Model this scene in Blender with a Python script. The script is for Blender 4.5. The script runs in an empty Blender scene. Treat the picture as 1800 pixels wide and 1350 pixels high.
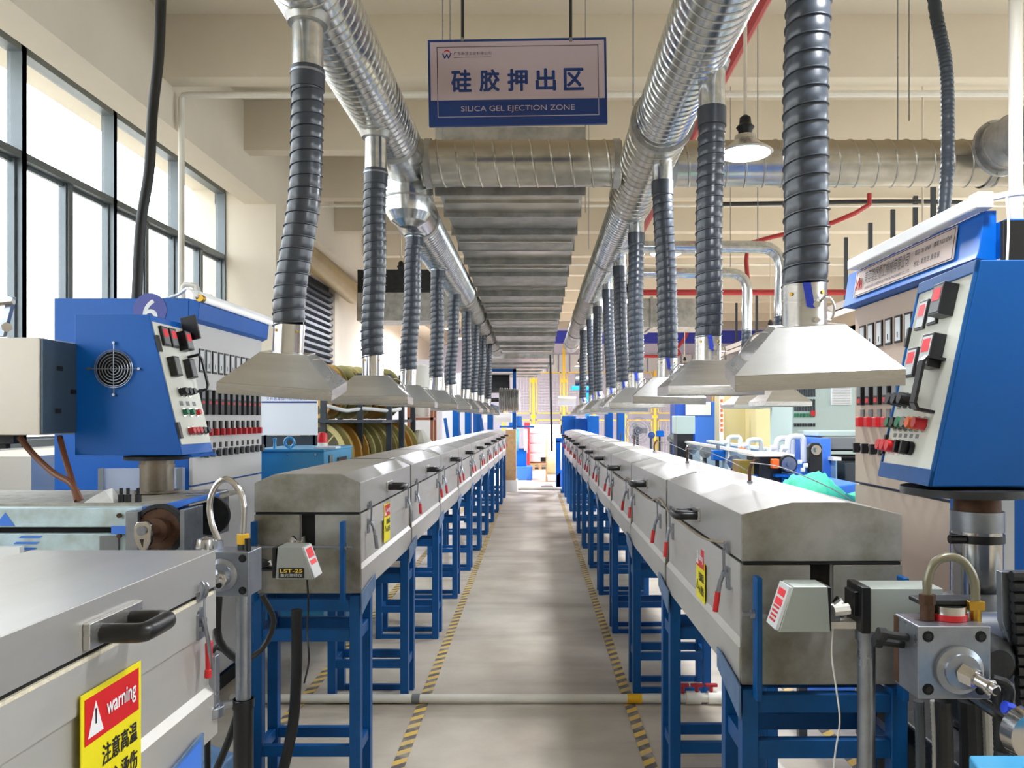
import bpy, math, random
from mathutils import Vector, Matrix
random.seed(7)
S = bpy.context.scene
COL = S.collection
PI = math.pi
H = 1.6

# ------------------------------------------------------------------ camera
cd = bpy.data.cameras.new('camera'); cam = bpy.data.objects.new('camera', cd); COL.objects.link(cam)
cam.location = (0, 0, H); cam.rotation_euler = (PI/2, 0, 0)
cd.sensor_width = 36; cd.lens = 27.0
cd.shift_x = -55/1800; cd.shift_y = 60/1800
cd.clip_start = 0.05; cd.clip_end = 200
S.camera = cam

# ------------------------------------------------------------------ sky and daylight
w = bpy.data.worlds.new('sky'); S.world = w; w.use_nodes = True
bg = w.node_tree.nodes['Background']
bg.inputs[0].default_value = (0.93, 0.97, 1.0, 1); bg.inputs[1].default_value = 4.6
S.view_settings.view_transform = 'Standard'; S.view_settings.look = 'None'
S.view_settings.gamma = 1.0; S.view_settings.use_curve_mapping = False
S.view_settings.exposure = 0.47
LAMP_W = 100.0

# ------------------------------------------------------------------ materials
def lin(c):
    return tuple(((v/255)/12.92 if v/255 <= .04045 else (((v/255)+.055)/1.055)**2.4) for v in c)
MATS = {}
def mat(name, rgb, rough=.5, metal=0.0, var=0.0, vscale=4.0, rgb2=None, bump=0.0, bscale=60.0, emit=0.0, stretch=None, rvar=0.0, coat=0.0, spec=None):
    m = bpy.data.materials.new(name); m.use_nodes = True
    nt = m.node_tree; b = nt.nodes['Principled BSDF']
    c = lin(rgb)
    b.inputs['Base Color'].default_value = (*c, 1); b.inputs['Roughness'].default_value = rough
    b.inputs['Metallic'].default_value = metal
    if coat: b.inputs['Coat Weight'].default_value = coat; b.inputs['Coat Roughness'].default_value = .15
    if spec is not None: b.inputs['Specular IOR Level'].default_value = spec
    if emit:
        b.inputs['Emission Color'].default_value = (*c, 1); b.inputs['Emission Strength'].default_value = emit
    if var or rgb2 or bump or rvar:
        tc = nt.nodes.new('ShaderNodeTexCoord'); mp = nt.nodes.new('ShaderNodeMapping')
        if stretch: mp.inputs['Scale'].default_value = stretch
        nt.links.new(tc.outputs['Object'], mp.inputs[0])
        if var or rgb2 or rvar:
            n = nt.nodes.new('ShaderNodeTexNoise'); n.inputs['Scale'].default_value = vscale; n.inputs['Detail'].default_value = 6; n.inputs['Roughness'].default_value = .6
            nt.links.new(mp.outputs[0], n.inputs['Vector'])
            r = nt.nodes.new('ShaderNodeValToRGB'); r.color_ramp.elements[0].position = .36; r.color_ramp.elements[1].position = .66
            c2 = lin(rgb2) if rgb2 else tuple(v*(1-var) for v in c)
            r.color_ramp.elements[0].color = (*c, 1); r.color_ramp.elements[1].color = (*c2, 1)
            nt.links.new(n.outputs['Fac'], r.inputs[0])
            if var or rgb2: nt.links.new(r.outputs[0], b.inputs['Base Color'])
            if rvar:
                mr = nt.nodes.new('ShaderNodeMapRange'); mr.inputs['To Min'].default_value = rough-rvar; mr.inputs['To Max'].default_value = rough+rvar
                nt.links.new(n.outputs['Fac'], mr.inputs['Value']); nt.links.new(mr.outputs[0], b.inputs['Roughness'])
        if bump:
            n2 = nt.nodes.new('ShaderNodeTexNoise'); n2.inputs['Scale'].default_value = bscale; n2.inputs['Detail'].default_value = 4
            nt.links.new(mp.outputs[0], n2.inputs['Vector'])
            bp = nt.nodes.new('ShaderNodeBump'); bp.inputs['Strength'].default_value = bump; bp.inputs['Distance'].default_value = .01
            nt.links.new(n2.outputs['Fac'], bp.inputs['Height']); nt.links.new(bp.outputs[0], b.inputs['Normal'])
    MATS[name] = m
    return m
cream = mat('cream wall paint', (224,214,196), .8, 0, .06, 1.2, bump=.05)
beam_p = mat('cream beam paint', (222,211,190), .8, 0, .07, .8, bump=.04)
ceil_p = mat('ceiling paint', (224,213,194), .85, 0, .06, .6)
backp = mat('pale lavender wall', (224,222,244), .7, 0, .05, .4)
rightp = mat('right hall wall paint', (222,212,194), .8, 0, .06, .6)
alu = mat('grey window aluminium', (112,120,124), .4, .3, .1, 5)
steel = mat('oven stainless sheet', (206,204,200), .42, .5, .0, 2.2, (188,185,179), bump=.04, bscale=30, rvar=.08, stretch=(1,.35,1))
steel_lid = mat('oven lid sheet', (196,195,192), .36, .62, .0, 1.6, (176,173,167), bump=.05, bscale=14, rvar=.1, stretch=(1,.3,1))
sootm = mat('soot stained end sheet', (180,180,177), .42, .55, 0, 3.6, (118,114,98), bump=.04)
hoodm = mat('brushed hood stainless', (206,206,204), .27, .85, 0, 3, (184,182,178), bump=.05, bscale=40, stretch=(.3,.3,3), rvar=.08)
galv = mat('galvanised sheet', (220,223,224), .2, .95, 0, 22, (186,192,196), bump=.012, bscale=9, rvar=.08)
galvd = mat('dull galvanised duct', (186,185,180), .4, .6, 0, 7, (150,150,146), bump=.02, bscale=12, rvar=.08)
galvx = mat('cross duct galvanised', (204,202,194), .3, .85, 0, 6, (176,172,160), bump=.0, bscale=10, rvar=.08)
chrome = mat('polished steel', (214,214,214), .16, 1.0, .1, 8, rvar=.06)
iron = mat('machined steel', (160,166,176), .3, .85, .25, 12, rvar=.1)
darki = mat('oily dark iron', (52,54,56), .45, .5, .4, 14, bump=.1)
rust = mat('rusty sprocket', (98,70,52), .6, .5, .5, 20, bump=.15)
stand_b = mat('blue frame paint', (4,84,150), .45, 0, .18, 9, bump=.03, spec=.35)
stand_e = mat('worn pale blue paint', (92,128,170), .4, 0, .3, 20)
blue = mat('blue cabinet enamel', (0,98,192), .42, 0, .12, 2.5, spec=.35)
blue_d = mat('dark blue enamel', (0,80,152), .42, 0, .1, 2.5, spec=.3)
skyb = mat('light blue machine enamel', (72,164,214), .35, 0, .08, 3, coat=.25)
brightb = mat('bright blue enamel', (66,128,232), .45, 0, .05, 2)
filmb = mat('pale blue film on sheet metal', (198,222,230), .4, 0, 0, 9, (170,186,184), bump=.1)
panelw = mat('off white instrument panel', (222,224,212), .4, 0, .03, 3)
cabw = mat('light grey cabinet panel', (206,205,204), .45, 0, .04, 1.5)
cabb = mat('beige cabinet panel', (196,176,160), .5, 0, .06, 1.5)
sageg = mat('pale green cabinet', (190,208,204), .5, 0, .03, 1.5)
rubber = mat('black rubber hose', (54,62,74), .32, 0, .2, 5, spec=.7)
cable = mat('black cable sheath', (18,20,22), .45)
cgrey = mat('grey corrugated conduit', (52,60,68), .45)
blackp = mat('black plastic', (20,21,24), .35)
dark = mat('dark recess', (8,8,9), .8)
redp = mat('red plastic', (206,36,42), .35)
redpipe = mat('red sprinkler pipe', (168,44,48), .45)
orangep = mat('orange plastic', (238,110,40), .4)
greenp = mat('green plastic', (20,120,80), .35)
yellowp = mat('yellow paint', (240,186,30), .45)
wirem = mat('pale mesh wire', (214,204,190), .5)
goldp = mat('brass nut', (190,150,60), .3, .8)
yel = mat('yellow print', (240,226,20), .4)
redprint = mat('red print', (214,26,34), .4)
whitep = mat('white plastic', (238,236,230), .45)
whites = mat('white painted sheet', (240,242,244), .5)
pvc = mat('white pvc pipe', (228,224,212), .4, 0, .06, 8)
greyp = mat('grey plastic', (120,124,126), .45)
glassy = mat('meter glass face', (216,220,222), .55)
dispr = mat('red led display', (222,36,48), .35, emit=.18)
tube_m = mat('fluorescent tube', (250,250,248), .4, emit=.25)
signw = mat('sign face pale', (192,176,184), .45)
signb = mat('sign blue print', (10,52,120), .4)
signk = mat('black print', (30,30,36), .5)
purple = mat('indigo decal', (62,72,160), .4)
wood = mat('plywood', (198,160,112), .7, 0, .2, 12)
reelc = [mat('cream reel flange', (206,192,128), .5, 0, .12, 8), mat('amber reel flange', (204,156,72), .5, 0, .15, 8), mat('olive reel flange', (172,164,104), .5, 0, .15, 8)]
reeld = mat('wire wound in reel', (92,84,52), .6, 0, .3, 30)
tank = mat('cream plastic tank', (226,212,160), .5, 0, .05, 3)
greenbag = mat('green woven cloth', (60,196,160), .7, 0, .2, 12, bump=.3, bscale=20)
concl = mat('white coil', (232,222,224), .6, 0, .05, 8)
brownc = mat('brown cable', (112,66,38), .5)
copper = mat('copper painted frame', (176,110,80), .5)
shut = mat('dark roller shutter', (62,68,74), .45, .2)
tanhood = mat('shutter roll housing', (170,150,104), .4, .2, .15, 3)
gasket = mat('white gasket rope', (232,224,200), .9, 0, .2, 60, bump=.4, bscale=200)
lampw = mat('lamp disc glow', (240,246,255), .4, emit=9.0)
beacon = mat('red beacon lens', (240,40,50), .25)
facade = mat('pale opposite facade', (236,222,212), .8)

def floor_material():
    m = bpy.data.materials.new('worn concrete floor'); m.use_nodes = True; nt = m.node_tree; b = nt.nodes['Principled BSDF']
    L = nt.links.new
    tc = nt.nodes.new('ShaderNodeTexCoord')
    n1 = nt.nodes.new('ShaderNodeTexNoise'); n1.inputs['Scale'].default_value = 1.1; n1.inputs['Detail'].default_value = 8; n1.inputs['Roughness'].default_value = .62
    L(tc.outputs['Object'], n1.inputs['Vector'])
    r1 = nt.nodes.new('ShaderNodeValToRGB'); e = r1.color_ramp.elements
    e[0].position = .3; e[0].color = (*lin((176,164,148)), 1); e[1].position = .68; e[1].color = (*lin((214,205,190)), 1)
    L(n1.outputs['Fac'], r1.inputs[0])
    mp = nt.nodes.new('ShaderNodeMapping'); mp.inputs['Scale'].default_value = (.35, 2.2, 1); L(tc.outputs['Object'], mp.inputs[0])
    n2 = nt.nodes.new('ShaderNodeTexNoise'); n2.inputs['Scale'].default_value = 1.7; n2.inputs['Detail'].default_value = 7; L(mp.outputs[0], n2.inputs['Vector'])
    r2 = nt.nodes.new('ShaderNodeValToRGB'); e = r2.color_ramp.elements; e[0].position = .5; e[0].color = (1,1,1,1); e[1].position = .74; e[1].color = (.62,.61,.6,1)
    L(n2.outputs['Fac'], r2.inputs[0])
    mx = nt.nodes.new('ShaderNodeMix'); mx.data_type = 'RGBA'; mx.blend_type = 'MULTIPLY'; mx.inputs['Factor'].default_value = .8
    L(r1.outputs[0], mx.inputs['A']); L(r2.outputs[0], mx.inputs['B']); L(mx.outputs['Result'], b.inputs['Base Color'])
    mr = nt.nodes.new('ShaderNodeMapRange'); mr.inputs['To Min'].default_value = .32; mr.inputs['To Max'].default_value = .6
    L(n2.outputs['Fac'], mr.inputs['Value']); L(mr.outputs[0], b.inputs['Roughness'])
    bp = nt.nodes.new('ShaderNodeBump'); bp.inputs['Strength'].default_value = .05; L(n1.outputs['Fac'], bp.inputs['Height']); L(bp.outputs[0], b.inputs['Normal'])
    return m
floorm = floor_material()
def tape_material():
    m = bpy.data.materials.new('yellow and grey hazard tape'); m.use_nodes = True; nt = m.node_tree; b = nt.nodes['Principled BSDF']
    L = nt.links.new
    tc = nt.nodes.new('ShaderNodeTexCoord'); sp = nt.nodes.new('ShaderNodeSeparateXYZ'); L(tc.outputs['Object'], sp.inputs[0])
    a = nt.nodes.new('ShaderNodeMath'); a.operation = 'MULTIPLY_ADD'; L(sp.outputs['X'], a.inputs[0]); a.inputs[1].default_value = -.8; L(sp.outputs['Y'], a.inputs[2])
    d = nt.nodes.new('ShaderNodeMath'); d.operation = 'DIVIDE'; L(a.outputs[0], d.inputs[0]); d.inputs[1].default_value = .105
    f = nt.nodes.new('ShaderNodeMath'); f.operation = 'FRACT'; L(d.outputs[0], f.inputs[0])
    g = nt.nodes.new('ShaderNodeMath'); g.operation = 'GREATER_THAN'; L(f.outputs[0], g.inputs[0]); g.inputs[1].default_value = .5
    n = nt.nodes.new('ShaderNodeTexNoise'); n.inputs['Scale'].default_value = 9; L(tc.outputs['Object'], n.inputs['Vector'])
    mx = nt.nodes.new('ShaderNodeMix'); mx.data_type = 'RGBA'; L(g.outputs[0], mx.inputs['Factor'])
    mx.inputs['A'].default_value = (*lin((226,188,92)), 1); mx.inputs['B'].default_value = (*lin((104,100,96)), 1)
    m2 = nt.nodes.new('ShaderNodeMix'); m2.data_type = 'RGBA'; m2.inputs['B'].default_value = (*lin((190,180,164)), 1)
    mr = nt.nodes.new('ShaderNodeMapRange'); mr.inputs['From Min'].default_value = .45; mr.inputs['From Max'].default_value = .75; mr.inputs['To Max'].default_value = .8
    L(n.outputs['Fac'], mr.inputs['Value']); L(mr.outputs[0], m2.inputs['Factor']); L(mx.outputs['Result'], m2.inputs['A'])
    L(m2.outputs['Result'], b.inputs['Base Color']); b.inputs['Roughness'].default_value = .6
    return m
tapem = tape_material()
def clear_material(name, tint, fac):
    m = bpy.data.materials.new(name); m.use_nodes = True; nt = m.node_tree
    b = nt.nodes['Principled BSDF']; b.inputs['Base Color'].default_value = (*tint, 1); b.inputs['Roughness'].default_value = .05
    t = nt.nodes.new('ShaderNodeBsdfTransparent'); t.inputs[0].default_value = (.97,.99,1,1)
    mx = nt.nodes.new('ShaderNodeMixShader'); mx.inputs[0].default_value = fac
    nt.links.new(t.outputs[0], mx.inputs[1]); nt.links.new(b.outputs[0], mx.inputs[2]); nt.links.new(mx.outputs[0], nt.nodes['Material Output'].inputs[0])
    return m
glass = clear_material('window glass', (.8,.85,.85), .1)
film = clear_material('thin clear plastic', (.9,.92,.95), .35)

def dusty(m, rgb, lo=.05, hi=.45):
    """dust settled on the upward facing side of a duct"""
    nt = m.node_tree; b = nt.nodes['Principled BSDF']; L = nt.links.new
    g = nt.nodes.new('ShaderNodeNewGeometry'); sp = nt.nodes.new('ShaderNodeSeparateXYZ'); L(g.outputs['Normal'], sp.inputs[0])
    mr = nt.nodes.new('ShaderNodeMapRange'); mr.inputs['From Min'].default_value = lo; mr.inputs['From Max'].default_value = hi; L(sp.outputs['Z'], mr.inputs['Value'])
    src = b.inputs['Base Color'].links[0].from_socket
    mx = nt.nodes.new('ShaderNodeMix'); mx.data_type = 'RGBA'; L(mr.outputs[0], mx.inputs['Factor']); L(src, mx.inputs['A']); mx.inputs['B'].default_value = (*lin(rgb), 1); L(mx.outputs['Result'], b.inputs['Base Color'])
    m2 = nt.nodes.new('ShaderNodeMapRange'); L(mr.outputs[0], m2.inputs['Value']); m2.inputs['To Min'].default_value = b.inputs['Metallic'].default_value; m2.inputs['To Max'].default_value = .05; L(m2.outputs[0], b.inputs['Metallic'])
    m3 = nt.nodes.new('ShaderNodeMapRange'); L(mr.outputs[0], m3.inputs['Value']); m3.inputs['To Min'].default_value = .27; m3.inputs['To Max'].default_value = .85
    for l in list(b.inputs['Roughness'].links): nt.links.remove(l)
    L(m3.outputs[0], b.inputs['Roughness'])
dusty(galvx, (170,156,130))
# ------------------------------------------------------------------ mesh helpers
def at(px, py, d):
    return Vector(((px-955)*d/1350, d, H+(735-py)*d/1350))
def root_of(o):
    while o.parent: o = o.parent
    return o
class MB:
    def __init__(s): s.v = []; s.f = []
    def add(s, vs, fs, M=None):
        n = len(s.v)
        s.v += [tuple(M @ Vector(v)) if M else tuple(v) for v in vs]
        s.f += [tuple(i+n for i in f) for f in fs]
        return s
    def box(s, x0, x1, y0, y1, z0, z1, M=None):
        x0, x1 = sorted((x0, x1)); y0, y1 = sorted((y0, y1)); z0, z1 = sorted((z0, z1))
        vs = [(x0,y0,z0),(x1,y0,z0),(x1,y1,z0),(x0,y1,z0),(x0,y0,z1),(x1,y0,z1),(x1,y1,z1),(x0,y1,z1)]
        return s.add(vs, [(0,3,2,1),(4,5,6,7),(0,1,5,4),(1,2,6,5),(2,3,7,6),(3,0,4,7)], M)
    def cbox(s, c, sz, M=None):
        return s.box(c[0]-sz[0]/2, c[0]+sz[0]/2, c[1]-sz[1]/2, c[1]+sz[1]/2, c[2]-sz[2]/2, c[2]+sz[2]/2, M)
    def prism(s, poly, ext, M=None):
        e = Vector(ext); n = len(poly); P = [Vector(p) for p in poly]
        nrm = Vector((0,0,0))
        for i in range(n): nrm += P[i].cross(P[(i+1) % n])
        if nrm.dot(e) > 0: P.reverse()
        vs = P + [p+e for p in P]
        fs = [tuple(range(n)), tuple(reversed(range(n, 2*n)))] + [(i, i+n, (i+1) % n+n, (i+1) % n) for i in range(n)]
        return s.add(vs, fs, M)
    def cyl(s, p0, p1, r0, r1=None, n=16, caps=True, M=None):
        r1 = r0 if r1 is None else r1
        p0 = Vector(p0); p1 = Vector(p1); a = (p1-p0).normalized()
        u = a.orthogonal().normalized(); v = a.cross(u)
        vs = []
        for p, r in ((p0, r0), (p1, r1)):
            for i in range(n):
                t = 2*PI*i/n; vs.append(p+u*(r*math.cos(t))+v*(r*math.sin(t)))
        fs = [(i, (i+1) % n, (i+1) % n+n, i+n) for i in range(n)]
        if caps: fs += [tuple(reversed(range(n))), tuple(range(n, 2*n))]
        return s.add(vs, fs, M)
    def lathe(s, prof, n=24, M=None):          # prof: (r, z) from bottom to top, closed caps where r=0
        vs = [(r*math.cos(2*PI*i/n), r*math.sin(2*PI*i/n), z) for r, z in prof for i in range(n)]
        fs = [(k*n+i, k*n+(i+1) % n, (k+1)*n+(i+1) % n, (k+1)*n+i) for k in range(len(prof)-1) for i in range(n)]
        return s.add(vs, fs, M)
    def sweep(s, pts, rad, n=10, caps=True, M=None):   # rad: number or f(s, theta)
        P = [Vector(p) for p in pts]; m = len(P)
        T = [(P[min(i+1, m-1)]-P[max(i-1, 0)]).normalized() for i in range(m)]
        u = T[0].orthogonal().normalized(); vs = []; L = 0
        for i in range(m):
            if i: L += (P[i]-P[i-1]).length
            u = (u-T[i]*u.dot(T[i])).normalized(); v = T[i].cross(u)
            for k in range(n):
                t = 2*PI*k/n; r = rad(L, t) if callable(rad) else rad
                vs.append(P[i]+u*(r*math.cos(t))+v*(r*math.sin(t)))
        fs = [(i*n+k, i*n+(k+1) % n, (i+1)*n+(k+1) % n, (i+1)*n+k) for i in range(m-1) for k in range(n)]
        if caps: fs += [tuple(reversed(range(n))), tuple(range((m-1)*n, m*n))]
        return s.add(vs, fs, M)
    def build(s, name, m, parent=None, bevel=0, label=None, ang=32, kind=None):
        me = bpy.data.meshes.new(name)
        if parent:
            R = root_of(parent); inv = (Matrix.Translation(R.location) @ R.rotation_euler.to_matrix().to_4x4()).inverted()
            vs = [inv @ Vector(v) for v in s.v]
        else: vs = s.v
        me.from_pydata(vs, [], s.f); me.update()
        me.polygons.foreach_set('use_smooth', [True]*len(me.polygons)); me.set_sharp_from_angle(angle=math.radians(ang))
        me.materials.append(m)
        o = bpy.data.objects.new(name, me); COL.objects.link(o)
        if parent: o.parent = parent
        if bevel:
            b = o.modifiers.new('bevel', 'BEVEL'); b.width = bevel; b.segments = 2; b.limit_method = 'ANGLE'; b.angle_limit = math.radians(40); b.harden_normals = True
        if label: o['label'] = label
        if kind: o['kind'] = kind
        return o
def thing(name, label, cat, loc=(0,0,0), rz=0, group=None):
    o = bpy.data.objects.new(name, None); COL.objects.link(o); o.empty_display_size = .1
    o.location = loc; o.rotation_euler = (0, 0, rz); o['label'] = label; o['category'] = cat
    if group: o['group'] = group
    return o
def tag(o, label, cat, group=None):
    o['label'] = label; o['category'] = cat
    if group: o['group'] = group
    return o
def struct(name, mb, m, bevel=0, parent=None):
    o = mb.build(name, m, parent, bevel)
    if not parent: o['kind'] = 'structure'
    return o
def kids(o):
    return [c for c in COL.objects if c.parent == o]
CH = {}
def dup(o, loc=None, rz=None, label=None, parent=None, rot=None):
    c = o.copy(); COL.objects.link(c)
    if parent: c.parent = parent
    if loc is not None: c.location = loc
    if rz is not None: c.rotation_euler = (0, 0, rz)
    if rot is not None: c.rotation_euler = rot
    if label: c['label'] = label
    for k in list(o.children): dup(k, parent=c)
    return c
def helix(pts, prof, pitch, n):
    """tube whose section profile [(fraction of pitch, radius)] winds round the centreline like a real spiral seam"""
    P = [Vector(p) for p in pts]; cum = [0.0]
    for a, b in zip(P[:-1], P[1:]): cum.append(cum[-1]+(b-a).length)
    Lt = cum[-1]
    U = []; u = (P[1]-P[0]).orthogonal().normalized()
    for i in range(len(P)):
        T = (P[min(i+1, len(P)-1)]-P[max(i-1, 0)]).normalized(); u = (u-T*u.dot(T)).normalized(); U.append((u.copy(), T.cross(u)))
    def ev(s):
        s = min(max(s, 0), Lt); i = 0
        lo, hi = 0, len(cum)-2
        while lo < hi:
            m_ = (lo+hi+1)//2
            if cum[m_] <= s: lo = m_
            else: hi = m_-1
        i = lo; t = (s-cum[i])/max(1e-9, cum[i+1]-cum[i])
        return P[i].lerp(P[i+1], t), U[i][0].lerp(U[i+1][0], t).normalized(), U[i][1].lerp(U[i+1][1], t).normalized()
    per = len(prof); turns = int(Lt/pitch)+1; M_ = turns*per; mb = MB()
    for i in range(M_+1):
        f, r = prof[i % per]; s0 = (i//per-.5+f)*pitch
        for k in range(n):
            c, a, b = ev(s0+pitch*k/n); th = 2*PI*k/n
            mb.v.append(tuple(c+a*(r*math.cos(th))+b*(r*math.sin(th))))
    for i in range(M_):
        for k in range(n):
            if k < n-1: mb.f.append((i*n+k, i*n+k+1, (i+1)*n+k+1, (i+1)*n+k))
            elif i+per+1 <= M_: mb.f.append((i*n+k, (i+per)*n, (i+per+1)*n, (i+1)*n+k))
    return mb
def spline(pts, step):
    P = [Vector(p) for p in pts]; P = [P[0]*2-P[1]]+P+[P[-1]*2-P[-2]]; out = []
    for i in range(1, len(P)-2):
        a, b, c, d = P[i-1:i+3]; n = max(1, int((c-b).length/step+.5))
        for k in range(n):
            t = k/n
            out.append(.5*((2*b)+(c-a)*t+(2*a-5*b+4*c-d)*t*t+(3*b-a-3*c+d)*t**3))
    out.append(P[-2]); return out
def text(body, o, u, v, wdt, hgt, m, parent, name='lettering', bold=0.0, label=None, lift=.0008, align=None):
    """flat print: body fitted into wdt x hgt, o = its lower left corner, u right, v up"""
    c = bpy.data.curves.new('t', 'FONT'); c.body = body
    t = bpy.data.objects.new('t', c); me = bpy.data.meshes.new_from_object(t)
    xs = [p.co.x for p in me.vertices]; ys = [p.co.y for p in me.vertices]
    x0, x1, y0, y1 = min(xs), max(xs), min(ys), max(ys)
    u = Vector(u).normalized(); v = Vector(v).normalized(); n = u.cross(v); o = Vector(o)
    mb = MB(); fs = [tuple(p.vertices) for p in me.polygons]; b = abs(bold)*hgt
    shifts = [(0, 0)]+([(b*math.cos(k*PI/4), b*math.sin(k*PI/4)) for k in range(8)] if bold > .01 else [])
    for j, (sx, sy) in enumerate(shifts):
        mb.add([o+u*((p.co.x-x0)/(x1-x0)*wdt+sx)+v*((p.co.y-y0)/(y1-y0)*hgt+sy)+n*(lift+j*.00004) for p in me.vertices], fs)
    bpy.data.objects.remove(t); bpy.data.curves.remove(c); bpy.data.meshes.remove(me)
    return mb.build(name, m, parent, label=label)
def quad(o, u, v, w0, w1, h0, h1, lift, th=.0006):
    """thin plate in the u,v plane"""
    u = Vector(u).normalized(); v = Vector(v).normalized(); n = u.cross(v); o = Vector(o)+n*lift
    return MB().prism([o+u*w0+v*h0, o+u*w1+v*h0, o+u*w1+v*h1, o+u*w0+v*h1], n*th)
ORD = ['nearest the camera', 'second from the camera', 'third from the camera', 'fourth from the camera', 'fifth from the camera', 'sixth from the camera', 'seventh from the camera', 'eighth from the camera', 'ninth from the camera', 'tenth from the camera', 'eleventh from the camera', 'twelfth from the camera']
# ================================================================== SETTING
XL, XR, YB, YN, ZC = -4.15, 9.0, 29.0, -4.0, 5.31
struct('floor', MB().box(-5, XR+.3, YN-.2, YB+.3, -.2, 0), floorm)
struct('ceiling', MB().box(-5, XR+.3, YN-.2, YB+.3, ZC, ZC+.2), ceil_p)
bn = MB(); bn.box(-5, XR+.3, YB, YB+.2, 0, ZC); struct('wall_back', bn, backp)
struct('wall_near', MB().box(-5, XR+.3, YN-.2, YN, 0, ZC), rightp)
# right wall with a window band
wr = MB(); wr.box(XR, XR+.2, YN, YB, 0, 1.3); wr.box(XR, XR+.2, YN, YB, 4.3, ZC)
for k in range(6): y = YN+k*6.6; wr.box(XR, XR+.2, y-.3, y+.3, 1.3, 4.3)
wr.box(XR, XR+.2, 15, YB, 1.3, 4.3)
struct('wall_right', wr, rightp)
wf = MB()
for k in range(3):
    y0 = YN+k*6.6+.3; y1 = y0+6.0
    for j in range(6): wf.box(XR+.05, XR+.1, y0+j*1.2-.03, y0+j*1.2+.03, 1.3, 4.3)
    wf.box(XR+.05, XR+.1, y0, y1, 1.3, 1.36); wf.box(XR+.05, XR+.1, y0, y1, 4.24, 4.3); wf.box(XR+.05, XR+.1, y0, y1, 3.2, 3.26)
wro = struct('window_5', wf, alu)
struct('pane', MB().box(XR+.07, XR+.08, YN+.3, 14.9, 1.3, 4.3), glass, parent=wro)
# left wall: below sill, above head, beyond the windows
y_m = [2.2, 3.47, 4.74, 6.01, 7.29, 8.58, 9.82]
wl = MB(); wl.box(XL-.35, XL-.05, YN, 9.82, 0, 1.37); wl.box(XL-.35, XL-.05, YN, 9.82, 4.52, ZC)
wl.box(XL-.35, XL-.05, YN, -1.6, 1.37, 4.52)
wl.box(XL-.35, XL+.0, 9.82, 13.3, 0, ZC); wl.box(XL-.35, XL, 15.3, YB, 0, ZC); wl.box(XL-.35, XL, 13.3, 15.3, 4.2, ZC)
struct('wall_left', wl, cream)
struct('trim_1', MB().box(XL-.35, XL+.12, YN, 9.82, 1.33, 1.37), whites)      # window sill
# longitudinal edge beam carrying the cross beams
struct('trim_2', MB().box(-3.82, -3.5, YN, YB, 4.34, ZC).box(XL-.05, -3.82, YN, YB, 4.56, ZC).box(XL-.05, -3.82, 9.82, YB, 4.34, 4.56), cream)
struct('trim_3', MB().box(XL, -3.42, 9.82, 10.5, 0, 4.34), cream)             # wall column after the windows
for i, (a, b) in enumerate([(-1.6, 2.2)]+[(y_m[k], y_m[k+1]) for k in range(6)]):
    f = MB()
    xo = XL; t = .03
    for y in (a, b-.0001): f.box(xo-.03, xo+.09, y-t*.9, y+t*.9, 1.37, 4.52)
    for z in (1.40, 3.655, 4.49): f.box(xo-.03, xo+.085, a, b, z-t, z+t)
    mid = (a+b)/2
    f.box(xo-.03, xo+.06, mid-t, mid+t, 1.37, 3.65)
    # inner sash lips
    for (p, q) in ((a+t, mid-t), (mid+t, b-t)):
        for y in (p, q): f.box(xo-.01, xo+.045, y-.02, y+.02, 1.43, 3.62)
        for z in (1.43, 3.61): f.box(xo-.01, xo+.02, p, q, z-.02, z+.02)
    wo = struct('window_%d' % (i+6 if i else 12), f, alu)
    MB().box(xo-.004, xo+.002, a+t, mid-t, 1.43, 3.62).build('pane', glass, wo)
    MB().box(xo-.004, xo+.002, mid+t, b-t, 1.43, 3.62).build('pane', glass, wo)
    MB().box(xo-.004, xo+.002, a+t, b-t, 3.68, 4.46).build('pane', glass, wo)
# roof beams across the hall
k = 0
for d in [-1.5, .45, 2.4, 5.1, 7.05, 8.97, 10.9, 12.85, 14.8, 16.75, 18.7, 20.65, 22.6, 24.55, 26.5]:
    if d == 2.4 or d == 5.1: pass
    o = struct('beam', MB().box(-3.5, XR, d, d+.2, 4.73, ZC), beam_p)
# building across the yard, seen burnt out through the panes
fb = thing('office_building', 'pale building across the yard seen through the left windows', 'building', (-16, 8, 0))
MB().box(-20, -15, -6, 21, 0, 5.0).build('wall', facade, fb)
MB().box(-15, -14.9, -6, 21, 3.2, 3.5).build('cornice', whites, fb)
for y in range(-4, 20, 3): MB().box(-15, -14.93, y, y+1.4, 1, 2.6).build('window', greyp, fb)
struct('yard', MB().box(-30, -4.5, -15, 30, -.25, -.05), floorm)

# roller shutter bay in the left wall
rs = thing('roller_shutter', 'dark grey slatted roller shutter closed in the left wall behind the hoses', 'shutter', (-4.1, 14.3, 0))
MB().box(XL-.2, XL-.12, 13.3, 15.3, 0, 4.2).build('curtain_backing', shut, rs)
z = .02
while z < 4.1:
    MB().prism([(XL-.12, 13.3, z), (XL-.04, 13.3, z+.035), (XL-.04, 13.3, z+.08), (XL-.12, 13.3, z+.112)], (0, 2.0, 0)).build('slat', shut, rs); z += .12
rb = thing('shutter_roll_housing', 'long tan round roll housing above the dark shutter', 'housing', (-3.8, 13.9, 4.2))
MB().cyl((-3.86, 12.2, 4.3), (-3.86, 15.6, 4.12), .2, .2, 24).build('drum_cover', tanhood, rb)
MB().box(-4.12, -3.75, 12.4, 15.7, 4.36, 4.62).build('hanger_box', cream, rb)

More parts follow.
